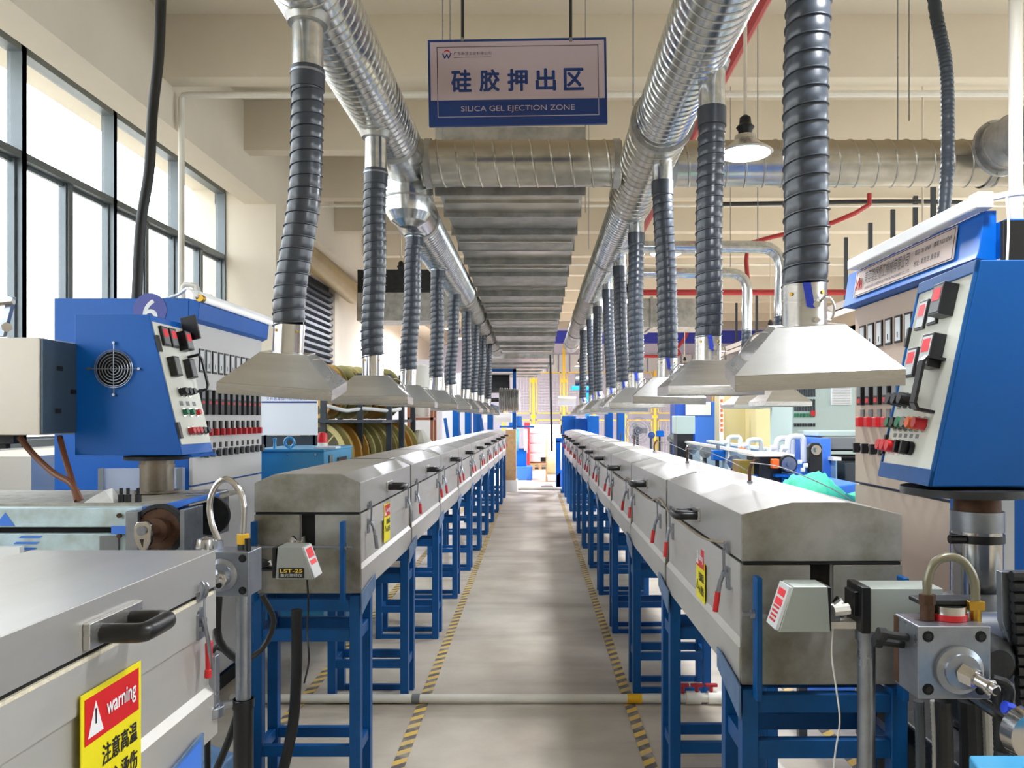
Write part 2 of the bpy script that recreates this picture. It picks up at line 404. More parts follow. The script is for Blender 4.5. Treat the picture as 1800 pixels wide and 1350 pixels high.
# ================================================================== floor tape and pipes
tag(MB().box(-.03, .03, 0, 14, 0, .003).build('floor_tape', tapem), 'yellow and grey striped floor tape along the left oven stands', 'tape')
t1 = bpy.data.objects['floor_tape']; t1.location = (-.655, 2.6, .0005); t1.rotation_euler = (0, 0, .0115)
t2 = dup(t1, loc=(.505, 2.6, .0005), label='yellow and grey striped floor tape along the right oven stands'); t2.rotation_euler = (0, 0, .0125)
t3 = dup(t1, loc=(-1.36, 3.2, .0005), label='striped floor tape seen between legs behind the left oven stands'); t3.rotation_euler = (0, 0, .005)
t4 = dup(t1, loc=(1.45, 2.6, .0005), label='striped floor tape behind the right oven stands'); t4.rotation_euler = (0, 0, .005)
pf = thing('floor_pipe', 'white plastic pipe lying across the aisle floor between both oven rows', 'pipe', (-.4, 4.25, 0))
MB().sweep([(-1.75, 4.3, .03), (.72, 4.3, .03)], .024, 14).build('pipe', pvc, pf)
MB().cyl((.47, 4.3, .03), (.55, 4.3, .03), .0265, None, 14).build('tape_wrap', yellowp, pf)
MB().cyl((-.735, 4.3, .03), (-.69, 4.3, .03), .0262, None, 14).build('tape_wrap', greyp, pf)
mb = MB()
for x in (.72, .84, .96): mb.cyl((x-.04, 4.3, .035), (x+.04, 4.3, .035), .036, None, 14)
mb.cyl((.68, 4.3, .035), (1.5, 4.3, .035), .026, None, 12)
mb.sweep(spline([(1.0, 4.3, .035), (1.05, 4.2, .04), (1.05, 4.0, .04)], .03), .026, 12)
mb.build('fitting', pvc, pf)
for x in (.78, .86, .94):
    hb = MB(); hb.cyl((x, 4.3, .06), (x, 4.3, .1), .012, None, 8); hb.cbox((x, 4.3, .105), (.07, .024, .018)); hb.build('valve_handle', mat('valve red %d' % int(x*100), (176,40,52), .5), pf, .004)
tag(MB().sweep([(1.02, 3.95, .035), (1.12, 2.2, .035)], .026, 12).build('floor_pipe', pvc), 'white plastic floor pipe running under the right ovens', 'pipe')
tag(MB().sweep([(-.7, 17.2, .03), (.45, 17.2, .03)], .03, 10).build('floor_pipe', pvc), 'far pipe crossing the aisle floor at the oven ends', 'pipe')

# ================================================================== OVEN MODULES
LEN = 1.22; WD = .44
def make_oven(L, wd, side, slot=True, chL=.19, chR=.19, top=1.365, edge=1.33, name='curing_oven', flat=False):
    """side=+1: aisle face at x=0 facing +X (body to -X); local origin on the floor under the near aisle corner"""
    r = thing(name, '', 'oven')
    g = .006
    def X(a): return a if side > 0 else -a
    z0, zs = .865, 1.198
    # body profile with the central slot
    n0, n1 = -wd/2-.03, -wd/2+.03
    prof = [(.004, z0), (.004, .966), (-.008, .984), (-.008, 1.106), (0, 1.111), (0, zs), (n1, zs), (n1, zs-.15), (n0, zs-.15), (n0, zs), (-wd, zs), (-wd, z0)]
    MB().prism([(X(a), .02, b) for a, b in prof], (0, L-.02-g, 0)).build('body', steel, r)
    # end plate in stained sheet, notched
    ep = [(.002, z0+.003), (.002, zs-.001), (n1+.002, zs-.001), (n1+.002, zs-.15), (n0-.002, zs-.15), (n0-.002, zs-.001), (-wd-.002, zs-.001), (-wd-.002, z0+.003)]
    MB().prism([(X(a), g, b) for a, b in ep], (0, .016, 0)).build('end_plate', sootm, r, .002)
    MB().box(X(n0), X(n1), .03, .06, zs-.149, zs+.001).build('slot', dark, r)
    MB().box(X(-wd+.004), X(-.004), g, L-g, zs+.0, zs+.008).build('gasket', dark, r)
    # lid
    zl = zs+.009
    lp = [(0, zl), (0, edge), (-wd*chR, top), (-wd*(1-chL), top), (-wd, edge), (-wd, zl)]
    if flat: lp = [(0, zl), (0, top), (-wd, top), (-wd, zl)]
    MB().prism([(X(a), .012, b) for a, b in lp], (0, L-.012-g, 0)).build('lid', steel_lid, r, .0015, ang=8)
    lp2 = [(.001, zl), (.001, edge+.0008), (-wd*chR, top+.001), (-wd*(1-chL), top+.001), (-wd-.001, edge+.0008), (-wd-.001, zl)]
    if flat: lp2 = [(.001, zl), (.001, top+.001), (-wd-.001, top+.001), (-wd-.001, zl)]
    MB().prism([(X(a), g, b) for a, b in lp2], (0, .01, 0)).build('lid_end', sootm, r, .002)
    # handle
    yh = L/2
    MB().box(X(0), X(.008), yh-.07, yh+.07, 1.242, 1.288).build('handle_plate', hoodm, r, .002)
    hp = spline([(X(.006), yh-.042, 1.262), (X(.062), yh-.042, 1.262), (X(.073), yh-.036, 1.262), (X(.075), yh, 1.262), (X(.073), yh+.036, 1.262), (X(.062), yh+.042, 1.262), (X(.006), yh+.042, 1.262)], .01)
    MB().sweep(hp, .0155, 12).build('handle', blackp, r)
    return r
def make_latch(parent, y, side, red=True, tilt=0.0):
    def X(a): return a if side > 0 else -a
    c = MB(); c.box(X(0), X(.008), y-.016, y+.016, 1.205, 1.225); c.box(X(.006), X(.014), y-.012, y-.004, 1.215, 1.238); c.box(X(.006), X(.014), y+.004, y+.012, 1.215, 1.238)
    c.build('catch', iron, parent)
    b = MB(); b.box(X(0), X(.006), y-.018, y+.018, 1.1, 1.165); b.cyl((X(.012), y-.016, 1.145), (X(.012), y+.016, 1.145), .008, None, 8)
    b.sweep([(X(.014), y-.008, 1.14), (X(.016), y-.008, 1.215)], .0025, 6); b.sweep([(X(.014), y+.008, 1.14), (X(.016), y+.008, 1.215)], .0025, 6)
    l = b.build('latch', iron, parent)
    dy = tilt
    MB().sweep([(X(.014), y, 1.15), (X(.024), y+dy*.4, 1.12), (X(.03), y+dy*.6, 1.085)], .007, 8).build('lever', iron, l)
    MB().sweep([(X(.03), y+dy*.6, 1.09), (X(.034), y+dy, 1.05), (X(.036), y+dy*1.1, 1.03)], .0085, 8).build('lever_grip', redp if red else iron, l)
def add_latches(r, L, side, red=True, tilt=0.0):
    make_latch(r, .15, side, red, tilt); make_latch(r, L-.15, side, red, -tilt)

# left row
pl = make_oven(LEN, WD, 1); add_latches(pl, LEN, 1, False, .012)
pl2 = make_oven(LEN+.02, WD, 1, chL=.2, chR=.3); add_latches(pl2, LEN, 1, True, -.018)
pitch_l = 1.24
pl.location = (-.765, 3.2, 0); pl['label'] = 'stainless tunnel oven with sooty end and yellow sticker, nearest of the left row'; pl['group'] = 'left row of tunnel ovens'
lsides = ['second', 'third', 'fourth', 'fifth', 'sixth', 'seventh', 'eighth', 'ninth', 'tenth']
for k in range(1, 10):
    o = pl2 if k == 1 else dup(pl2)
    o.location = (-.765, 3.2+pitch_l*k, .0); o['group'] = 'left row of tunnel ovens'
    o['label'] = 'stainless tunnel oven with red latches, %s from the camera in the left row' % lsides[k-1]
# right row (slightly skewed towards the aisle)
yaw = math.atan(.008)
def xr(d): return .545-.008*(d-2.1)
pr = make_oven(LEN, WD, -1, chL=.33, chR=.31, top=1.368, edge=1.335); add_latches(pr, LEN, -1, True, .014)
pr2 = make_oven(LEN+.02, WD, -1, chL=.3, chR=.3); add_latches(pr2, LEN, -1, True, .02)
pr['label'] = 'stainless tunnel oven with stained end face, nearest of the right row'; pr['group'] = 'right row of tunnel ovens'
pr.location = (xr(2.1), 2.1, 0); pr.rotation_euler = (0, 0, yaw)
for k in range(1, 11):
    o = pr2 if k == 1 else dup(pr2)
    d = 2.1+1.24*k
    o.location = (xr(d), d, 0); o.rotation_euler = (0, 0, yaw); o['group'] = 'right row of tunnel ovens'
    o['label'] = 'stainless tunnel oven with red latches, %s from the camera in the right row' % (lsides+['eleventh'])[k-1]
# thermocouple rods sticking out of the right lids
for k in range(5):
    d = 2.75+1.25*k; x = xr(d)+.2+.02*k
    t = thing('thermocouple_probe', 'thin rusty probe standing on the right oven lid, %s' % ORD[k], 'probe', (x, d, 1.368), group='probes on the right oven lids')
    MB().sweep(spline([(x, d, 1.362), (x, d, 1.42), (x+(.004 if k % 2 else .02), d+.01, 1.45)], .02), .006, 8).build('rod', rust, t)
    MB().cyl((x, d, 1.365), (x, d, 1.376), .011, None, 8).build('nut', iron, t)
    if k < 3: MB().sweep(spline([(x, d, 1.44), (x+.08, d-.1, 1.43), (x+.2, d-.25, 1.37), (x+.3, d-.3, 1.3)], .04), .002, 5).build('wire', greyp, t)

# ---- warning stickers
def sticker(lab, side, x, y0, y1, z0, z1, big=False, par=None):
    u = Vector((0, 1, 0)) if side > 0 else Vector((0, -1, 0)); v = Vector((0, 0, 1))
    o = Vector((x, y0 if side > 0 else y1, z0)); W = y1-y0; Hh = z1-z0
    t = thing('warning_sticker', lab, 'sticker', (x, y0, z0))
    quad(o, u, v, 0, W, 0, Hh, 0, .002).build('backing', yel, t)
    quad(o, u, v, W*.05, W*.95, Hh*.66, Hh*.96, .0022).build('red_panel', redprint, t)
    n = u.cross(v)
    def P(a, b, l=.0034): return o+u*(a*W)+v*(b*Hh)+n*l
    MB().prism([P(.09, .7), P(.33, .7), P(.21, .92)], n*.0004).build('hazard_triangle', whites, t)
    MB().prism([P(.2, .77, .004), P(.22, .77, .004), P(.225, .87, .004), P(.195, .87, .004)], n*.0003).build('exclamation_mark', signk, t)
    text('warning', P(.38, .74), u, v, W*.5, Hh*.14, whites, t, bold=.015)
    text('注意高温', P(.32, .45, .002), u, v, W*.6, Hh*.14, signk, t, bold=.02)
    text('小心烫伤', P(.32, .25, .002), u, v, W*.6, Hh*.14, signk, t, bold=.02)
    tr = MB(); a, b, c = P(.08, .3, .0024), P(.28, .3, .0024), P(.18, .44, .0024)
    for p, q in ((a, b), (b, c), (c, a)):
        tr.cyl(p, q, .0012, None, 4)
    tr.build('triangle_outline', signk, t)
    return t
sticker('yellow and red warning sticker on the nearest left oven side', 1, -.764, 3.68, 3.82, 1.0, 1.185)
sticker('pale yellow warning sticker on the nearest right oven side', -1, .5435, 2.58, 2.72, .94, 1.16)

# ================================================================== STANDS
def make_stand(side, wd, dep=.235, top=.865):
    r = thing('support_stand', '', 'stand', group='')
    def X(a): return a if side > 0 else -a
    w = .045
    xs = (0.004, -wd-.01+w); ys = (0, dep-w)
    for a in xs:
        for y in ys: MB().box(X(a-w), X(a), y, y+w, 0, top-.004).build('leg', stand_b, r, .003)
    def rail(z, h, front=True, rear=True, sidesr=True, t=.03):
        for y, ok in ((0.006, front), (dep-.006-t, rear)):
            if ok: MB().box(X(xs[1]), X(xs[0]-w), y, y+t, z, z+h).build('rail', stand_b, r, .002)
        if sidesr:
            for a in (xs[0]-.008, xs[1]-w+.008+t): MB().box(X(a-t), X(a), w, dep-w, z, z+h).build('rail', stand_b, r, .002)
    rail(.795, .05); rail(.67, .05); rail(.19, .045); rail(.0, .03, True, True, False)
    # sloped gusset bracket that clasps the oven body
    x0 = .01
    pts = [(X(x0), -.012, .785), (X(x0), dep+.012, .845), (X(x0), dep+.012, .905), (X(x0), -.012, .875)]
    MB().prism(pts, (X(.005), 0, 0)).build('bracket', stand_e, r)
    return r
sl = make_stand(1, WD); sr = make_stand(-1, WD)
for k in range(11):
    y = 3.19 if k == 0 else 3.2+pitch_l*k-.12
    if k == 10: y = 15.35
    o = sl if k == 0 else dup(sl)
    o.location = (-.765, y, 0); o['group'] = 'blue stands under the left ovens'
    o['label'] = 'blue welded steel stand under the left ovens, %s' % ORD[k]
for k in range(12):
    y = 2.09 if k == 0 else 2.1+1.24*k-.12
    if k == 11: y = 15.5
    o = sr if k == 0 else dup(sr)
    o.location = (xr(y), y, 0); o.rotation_euler = (0, 0, yaw); o['group'] = 'blue stands under the right ovens'
    o['label'] = 'blue welded steel stand under the right ovens, %s' % ORD[k]

# entry roller brackets in front of both rows
def roller(side, x0, x1, y, lab, zr=1.07):
    t = thing('guide_roller_bracket', lab, 'roller', ((x0+x1)/2, y, .84))
    for x in (x0, x1):
        MB().box(x-.008, x+.008, y-.05, y-.008, .846, 1.175).build('upright', stand_b, t, .003)
    MB().cyl((x0-.04, y-.03, zr), (x1+.04, y-.03, zr), .006, None, 8).build('rod', iron, t)
    for x in (x0-.014, x0+.014, x1-.014, x1+.014): MB().cyl((x-.005, y-.03, zr), (x+.005, y-.03, zr), .013, None, 6).build('nut', iron, t)
    xm = (x0+x1)/2
    M = Matrix.Translation((xm, y-.03, zr+.015)) @ Matrix.Rotation(PI/2, 4, 'Y')
    MB().lathe([(.004, -.028), (.032, -.026), (.032, -.02), (.016, -.006), (.016, .006), (.032, .02), (.032, .026), (.004, .028)], 20, M).build('pulley', chrome, t)
roller(1, -1.19, -.825, 3.19, 'blue uprights with threaded rod and small pulley at the left oven mouth')
roller(-1, .575, .965, 2.09, 'blue uprights with steel rod at the right oven mouth', 1.075)

# heating wire slung along the right row from lid to lid
pts = []
for k in range(22):
    d = 2.25+.3*k; pts.append((xr(d)-.012-(.02 if k % 4 == 2 else 0), d, 1.215+(.02 if k % 4 == 0 else (-.012 if k % 2 else .002))))
tag(MB().sweep(spline(pts, .05), .004, 6).build('heater_wire', mat('tan sleeve wire', (150,136,116), .6)), 'thin tan wire slung along the latches of the right ovens', 'wire')
# ================================================================== DUCTWORK
def spiral(p0, p1, R, pitch, n=40, per=5, bead=.0045, fr=.22):
    p0 = Vector(p0); p1 = Vector(p1); L = (p1-p0).length; m = max(2, int(L/pitch*per))
    mb = helix([p0.lerp(p1, i/20) for i in range(21)], [(0, R), (.05, R+bead), (fr*.7, R+bead), (fr, R)], pitch, n)
    a = (p1-p0).normalized(); mb.cyl(p0+a*.002, p1-a*.002, R*.985, None, n)
    return mb
def flange(c, ax, R, m=galvd, t=.02, extra=.022, n=32, parent=None, name='flange'):
    c = Vector(c); a = Vector(ax).normalized()
    mb = MB().cyl(c-a*t, c+a*t, R+extra, None, n)
    for k in range(10):
        q = Vector(a).orthogonal().normalized(); q = Matrix.Rotation(2*PI*k/10, 3, a) @ q
        mb.cyl(c+q*(R+extra*.6)-a*(t+.006), c+q*(R+extra*.6)+a*(t+.006), .006, None, 6)
    return mb.build(name, m, parent)
dl = thing('spiral_duct', 'big spiral galvanised duct running along above the left oven row', 'duct', (-.9, 3, 3.28))
spiral((-.9, .9, 3.28), (-.9, 4.62, 3.28), .15, .06, 44).build('duct_section', galv, dl)
spiral((-.905, 5.5, 3.03), (-.905, 8.6, 3.0), .148, .06, 32).build('duct_section', galv, dl)
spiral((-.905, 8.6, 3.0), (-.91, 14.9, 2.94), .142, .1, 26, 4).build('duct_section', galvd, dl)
el = spline([(-.9, 4.6, 3.28), (-.9, 4.85, 3.27), (-.9, 5.05, 3.18), (-.903, 5.25, 3.06), (-.905, 5.5, 3.03)], .03)
MB().cyl((-.9, 4.62, 3.28), (-.9, 5.12, 3.28), .153, None, 40).lathe([(.0, .42)]+[(.165*math.cos(a), .25+.165*math.sin(a)) for a in (1.2, .8, .4, 0)]+[(.165, 0)]+[(.165*math.cos(a), .165*math.sin(a)) for a in (-.4, -.8, -1.2)]+[(0, -.165)], 40, Matrix.Translation((-.903, 5.14, 3.03))).build('offset_elbow', galv, dl, ang=15)
MB().cyl((-.903, 5.14, 3.03), (-.905, 5.5, 3.03), .153, None, 40).build('elbow_neck', galv, dl)
for zz in (3.06, 3.17): MB().cyl((-.903, 5.14, zz-.006), (-.903, 5.14, zz+.006), .17, None, 40).build('seam', galvd, dl)
for y, z in ((4.58, 3.28), (5.5, 3.03), (8.6, 3.0), (10.3, 2.985), (11.6, 2.97), (12.8, 2.96), (13.9, 2.95)):
    MB().cyl((-.905, y-.03, z), (-.905, y+.03, z), .158, None, 32).build('joint_band', galvd, dl)
MB().cyl((-.91, 14.88, 2.94), (-.91, 14.95, 2.94), .147, None, 26).build('end_cap', galvd, dl)
dr = thing('spiral_duct', 'big spiral galvanised duct running along above the right oven row', 'duct', (.67, 3, 3.22))
spiral((.69, .9, 3.23), (.655, 4.2, 3.23), .15, .06, 44).build('duct_section', galv, dr)
spiral((.655, 4.26, 3.23), (.645, 5.6, 3.2), .165, .09, 40, 5).build('duct_section', galvx, dr)
spiral((.645, 5.6, 3.18), (.6, 9.5, 3.16), .146, .07, 30).build('duct_section', galv, dr)
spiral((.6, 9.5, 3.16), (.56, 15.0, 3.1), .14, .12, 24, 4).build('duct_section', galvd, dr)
flange((.655, 4.22, 3.23), (0, 1, 0), .155, parent=dr)
for y, z in ((4.7, 3.23), (5.6, 3.19), (7.4, 3.17), (9.5, 3.16), (11.5, 3.14), (13.3, 3.12)):
    x = .69-.009*(y-.9); MB().cyl((x, y-.025, z), (x, y+.025, z), .158, None, 32).build('joint_band', galvd, dr)
MB().cyl((.56, 15.0, 3.1), (.555, 15.35, 3.06), .15, .155, 24).build('end_cap', galvd, dr)
# cross duct
dc = thing('spiral_duct', 'spiral duct crossing the hall behind the hanging zone sign', 'duct', (2, 4.97, 3.25))
spiral((-.78, 4.98, 3.25), (.5, 4.98, 3.25), .145, .12, 40, 12, .006, .13).build('duct_section', galvx, dc)
spiral((.8, 4.98, 3.25), (2.85, 4.98, 3.25), .145, .12, 40, 12, .006, .13).build('duct_section', galvx, dc)
spiral((2.9, 4.98, 3.25), (6.5, 4.98, 3.25), .145, .12, 36, 12, .006, .13).build('duct_section', galvx, dc)
for x in (-.74, .47, .83, 2.87): MB().cyl((x-.02, 4.98, 3.25), (x+.02, 4.98, 3.25), .156, None, 36).build('joint_band', galvd, dc)
db = thing('spiral_duct', 'spiral branch duct coming forward off the cross duct at far right', 'duct', (2.9, 4.3, 3.3))
spiral((2.82, 4.75, 3.27), (3.15, 2.6, 3.36), .15, .11, 36, 12, .006, .13).build('duct_section', galvd, db)
flange((2.82, 4.75, 3.27), (-.33, 2.15, -.09), .155, parent=db, t=.012)
# hoods, hoses and branch pipes
def hose_mesh(pts, R, pitch, n, per=8):
    return helix(spline(pts, pitch/2), [(0, R*.93), (.045, R*1.01), (.1, R*1.01), (.14, R*.9), (.32, R*.94), (.6, R*.955), (.88, R*.93)], pitch, n)
    P = spline(pts, pitch/per)
    def rad(s, t):
        f = (s/pitch-t/(2*PI)) % 1
        return R*(1.0 if f < .14 else .90+.055*math.sin(PI*(f-.14)/.86))
    return MB().sweep(P, rad, n)
def make_hood(lever=False):
    r = thing('exhaust_hood', '', 'hood'); hw = .2
    lip = MB()
    for a, b, c, d in ((-hw, hw, -hw, -hw+.003), (-hw, hw, hw-.003, hw), (-hw, -hw+.003, -hw, hw), (hw-.003, hw, -hw, hw)): lip.box(a, b, c, d, 0, .04)
    lip.build('lip', hoodm, r, .0015)
    can = MB(); tw = .086
    for z, s in ((0, 0),):
        o = [(-hw, -hw, .04), (hw, -hw, .04), (hw, hw, .04), (-hw, hw, .04), (-tw, -tw, .15), (tw, -tw, .15), (tw, tw, .15), (-tw, tw, .15)]
        i = [(x*.985, y*.985, q-.004) for x, y, q in o]
        can.add(o+i, [(0,1,5,4), (1,2,6,5), (2,3,7,6), (3,0,4,7), (9,8,12,13), (10,9,13,14), (11,10,14,15), (8,11,15,12), (4,5,13,12), (5,6,14,13), (6,7,15,14), (7,4,12,15)])
    can.build('canopy', hoodm, r)
    tp = MB(); tp.cyl((0, 0, .147), (0, 0, .153), .085*1.0, None, 4)
    MB().box(-tw, tw, -tw, -.055, .146, .152).box(-tw, tw, .055, tw, .146, .152).box(-tw, -.055, -.055, .055, .146, .152).box(.055, tw, -.055, .055, .146, .152).build('top_plate', hoodm, r)
    MB().cyl((0, 0, .148), (0, 0, .262), .0575, None, 28).build('collar', chrome if not lever else hoodm, r)
    for a in (-2.3, -.85):
        q = Vector((math.cos(a), math.sin(a), 0)); MB().cyl(q*.055+Vector((0, 0, .235)), q*.061+Vector((0, 0, .235)), .005, None, 8).build('screw', goldp, r)
    s = 1 if not lever else -1
    MB().sweep(spline([(s*.1, -.04, .137), (s*.135, -.04, .135), (s*.175, -.04, .085), (s*.165, -.04, .068)], .01), .0025, 6).build('handle', chrome, r)
    if lever:
        MB().prism([(-.004, -.062, .2), (.016, -.062, .195), (.006, -.062, .262), (-.014, -.062, .262)], (0, -.005, 0)).build('lever', mat('blue lever grip', (40,66,190), .4), r)
        MB().sweep(spline([(.02, -.06, .2), (.045, -.062, .225), (.066, -.05, .2), (.06, -.05, .165), (.045, -.06, .165)], .008), .003, 6).build('wire_clip', chrome, r)
        MB().cyl((.02, -.055, .205), (.02, -.068, .205), .009, None, 8).build('screw', chrome, r); MB().cyl((.02, -.055, .165), (.02, -.068, .165), .007, None, 8).build('screw', chrome, r)
    return r
hl = make_hood(False); hr = make_hood(True)
zones_l = [(2.95, -.987, 1.70, 4, 7, 7.4), (4.15, -.92, 1.675, 0, 5.6), (5.4, -.955, 1.68, 2, 5), (6.6, -.935, 1.69, 3, 5), (7.85, -.935, 1.68, -2, 3), (9.1, -.935, 1.68, 4, -2), (10.3, -.935, 1.68, 0, 0), (11.5, -.935, 1.68, 0, 2), (12.7, -.935, 1.66, 4, 6)]
TOPX = -.9
for i, (d, x, z, roll, yawd, *pt) in enumerate(zones_l):
    pit = math.radians(pt[0]) if pt else 0
    o = hl if i == 0 else dup(hl)
    rr = math.radians(roll)
    o.location = (x, d, z); o.rotation_euler = (pit, rr, math.radians(yawd)); o['group'] = 'hoods over the left ovens'
    o['label'] = 'pyramid stainless exhaust hood hanging over the left oven row, %s' % ORD[i]
    upper = d < 4.9
    zt = 2.92 if upper else 2.87
    base = Vector((x, d, z))+o.rotation_euler.to_matrix() @ Vector((0, 0, .25))
    top = Vector((-.905, d, zt))
    mids = [base, base+Vector((math.sin(rr)*.12, 0, .14))+Vector((-.004, 0, 0)), base.lerp(top, .5)+Vector((.022 if i == 0 else .004, 0, 0)), base.lerp(top, .8)+Vector((.012 if i == 0 else -.004, 0, 0)), top]
    t = thing('flexible_hose', 'black ribbed flexible hose over the left ovens, %s' % ORD[i], 'hose', base, group='hoses over the left ovens')
    near = i < 5
    hose_mesh(mids, .062, .047, 30 if near else 18, 8 if near else 6).build('hose', rubber, t, ang=50)
    MB().cyl(top-Vector((0, 0, .06)), top+Vector((0, 0, .02)), .0635, None, 24).build('cuff', rubber, t)
    MB().cyl(top-Vector((0, 0, .005)), top+Vector((0, 0, .004)), .066, None, 24).build('clamp', iron, t)
    b = thing('branch_pipe', 'short steel branch pipe from left duct down to its hose, %s' % ORD[i], 'pipe', top, group='branch pipes of the left duct')
    zc = 3.16 if upper else 2.93
    MB().cyl(top-Vector((0, 0, .02)), (-.905, d, zc), .0585, None, 24).build('pipe', galv, b)
    MB().cyl((-.905, d, zc-.05), (-.905, d, zc-.015), .075, .085, 20).build('collar', galvd, b)
zones_r = [(2.08, .71, 1.70, -2, -10, .722, 8), (3.4, .728, 1.70, 0, -2, .746, 1), (4.45, .715, 1.685, 1, -5, .69, 2), (5.7, .69, 1.675, -1, -4, .69, 0), (6.95, .716, 1.67, 0, 2, .69, 3), (8.2, .71, 1.66, 3, -4, .69, 0), (9.45, .686, 1.67, -3, 0, .67, 0), (10.7, .68, 1.66, 2, 2, .66, 0), (12.0, .64, 1.66, -6, 3, .63, 0)]
for i, (d, x, z, roll, yawd, tx, pd) in enumerate(zones_r):
    pit = math.radians(pd)
    o = hr if i == 0 else dup(hr)
    rr = math.radians(roll)
    o.location = (x, d, z); o.rotation_euler = (pit, rr, math.radians(yawd)); o['group'] = 'hoods over the right ovens'
    o['label'] = 'pyramid exhaust hood with blue clamp over the right oven row, %s' % ORD[i]
    base = Vector((x, d, z))+o.rotation_euler.to_matrix() @ Vector((0, 0, .25))
    top = Vector((tx, d, 2.95))
    mids = [base, base.lerp(top, .12)+Vector((.004, 0, 0)), base.lerp(top, .5)+Vector((-.004 if i != 2 else .008, 0, 0)), base.lerp(top, .8), top]
    t = thing('flexible_hose', 'black ribbed flexible hose over the right ovens, %s' % ORD[i], 'hose', base, group='hoses over the right ovens')
    near = i < 5
    hose_mesh(mids, .0605, .047, 30 if near else 18, 8 if near else 6).build('hose', rubber, t, ang=50)
    MB().cyl(top-Vector((0, 0, .06)), top+Vector((0, 0, .02)), .0635, None, 24).build('cuff', rubber, t)
    b = thing('branch_pipe', 'short steel branch pipe from right duct down to its hose, %s' % ORD[i], 'pipe', top, group='branch pipes of the right duct')
    MB().cyl(top-Vector((0, 0, .02)), (tx, d, 3.2), .0585, None, 24).build('pipe', galv, b)
    xd = .69-.009*(d-.9)
    MB().sweep([(tx, d, 3.2), (tx-.03, d, 3.235), (xd, d, 3.27)], .06, 20).build('saddle', galvd, b)
    MB().cyl((tx, d, 3.14), (tx, d, 3.175), .068, .08, 20).build('collar', galvd, b)

# rectangular sectional duct over the aisle, sloping away
rd = thing('rectangular_duct', 'long grey rectangular sheet duct with many flanges above the aisle', 'duct', (-.28, 5.3, 3.14))
NS = 18
for k in range(NS):
    y0 = 5.25+k*.47; t = k/NS; zb = 3.15-.43*t; xc = -.225-.06*t; hw_ = .495-.065*t; y1 = y0+.47
    M = Matrix.Translation((xc, y0, zb)) @ Matrix.Rotation(-.05+.06*math.sin(k*2.3), 4, 'X')
    MB().box(-hw_, hw_, .012, .455, 0, .42).build('duct_section', galvd if k % 3 else galvx, rd).matrix_local = Matrix.Translation(-Vector(rd.location)) @ M @ Matrix.Translation(Vector(rd.location))
    MB().box(-hw_-.02, hw_+.02, -.012, .012, -.03, .445).build('flange', galvd, rd).matrix_local = Matrix.Translation(-Vector(rd.location)) @ M @ Matrix.Translation(Vector(rd.location))
    if k % 2 == 0: MB().box(-hw_+.02, hw_-.02, .2, .225, -.014, 0).build('stiffener', galvx, rd).matrix_local = Matrix.Translation(-Vector(rd.location)) @ M @ Matrix.Translation(Vector(rd.location))
rd2 = thing('rectangular_duct', 'lower far rectangular duct above the end of the aisle', 'duct', (-.5, 17, 2.8))
for k in range(5): MB().box(-1.55, .2-.1*k, 15.2+k*1.3, 16.4+k*1.3, 2.78, 3.15).box(-1.58, .23-.1*k, 16.4+k*1.3, 16.46+k*1.3, 2.74, 3.18).build('duct_section', galvd, rd2)
rd3 = thing('rectangular_duct', 'wide grey box duct across the hall beyond the right spiral duct', 'duct', (2.2, 12, 3.2))
MB().box(.75, 2.75, 12.2, 13.0, 3.05, 3.5).box(1.7, 1.74, 12.17, 13.03, 3.02, 3.53).build('duct_section', galvd, rd3)
rd4 = thing('rectangular_duct', 'dark rectangular duct in the left bay by the shutter', 'duct', (-3, 15.8, 3))
MB().box(-3.0, -1.5, 12.4, 13.0, 3.62, 4.0).box(-2.9, -2.86, 12.6, 12.64, 4, 4.75).box(-1.7, -1.66, 12.6, 12.64, 4, 4.75).build('duct_section', darki, rd4)
MB().box(-3.0, -1.5, 12.35, 13.0, 3.17, 3.62).build('duct_section', galvd, rd4)

# small arms to two far hoods of the neighbouring line
for (xa, d, zp, lab) in ((2.04, 6.6, 3.07, 'nearer'), (2.12, 8.0, 3.11, 'farther')):
    p = thing('extraction_arm', 'galvanised pipe elbow leading right to a far hood, %s of two' % lab, 'pipe', (xa, d, zp), group='elbow pipes of the next line')
    pts = spline([(.66, d, zp), (1.2, d, zp), (xa-.22, d, zp), (xa-.07, d, zp-.03), (xa, d, zp-.14), (xa, d, zp-.4), (xa, d, zp-.6)], .05)
    MB().sweep(pts, lambda s, t: .052+(.003 if s % .2 < .02 else 0), 18).build('pipe', galv, p)
    zt = zp-.58
    q = thing('flexible_hose', 'black hose of the next line behind the large right hood, %s of two' % lab, 'hose', (xa, d, 1.95), group='hoses of the next line')
    hose_mesh([(xa-.02, d, 1.95), (xa-.01, d, 2.2), (xa, d, zt)], .055, .047, 16, 5).build('hose', rubber, q, ang=50)
    h = dup(hl, loc=(xa-.01, d, 1.70), label='small steel hood hanging over the next line, %s of two' % lab); h['group'] = 'hoods of the next line'; h.rotation_euler = (0, 0, .1)

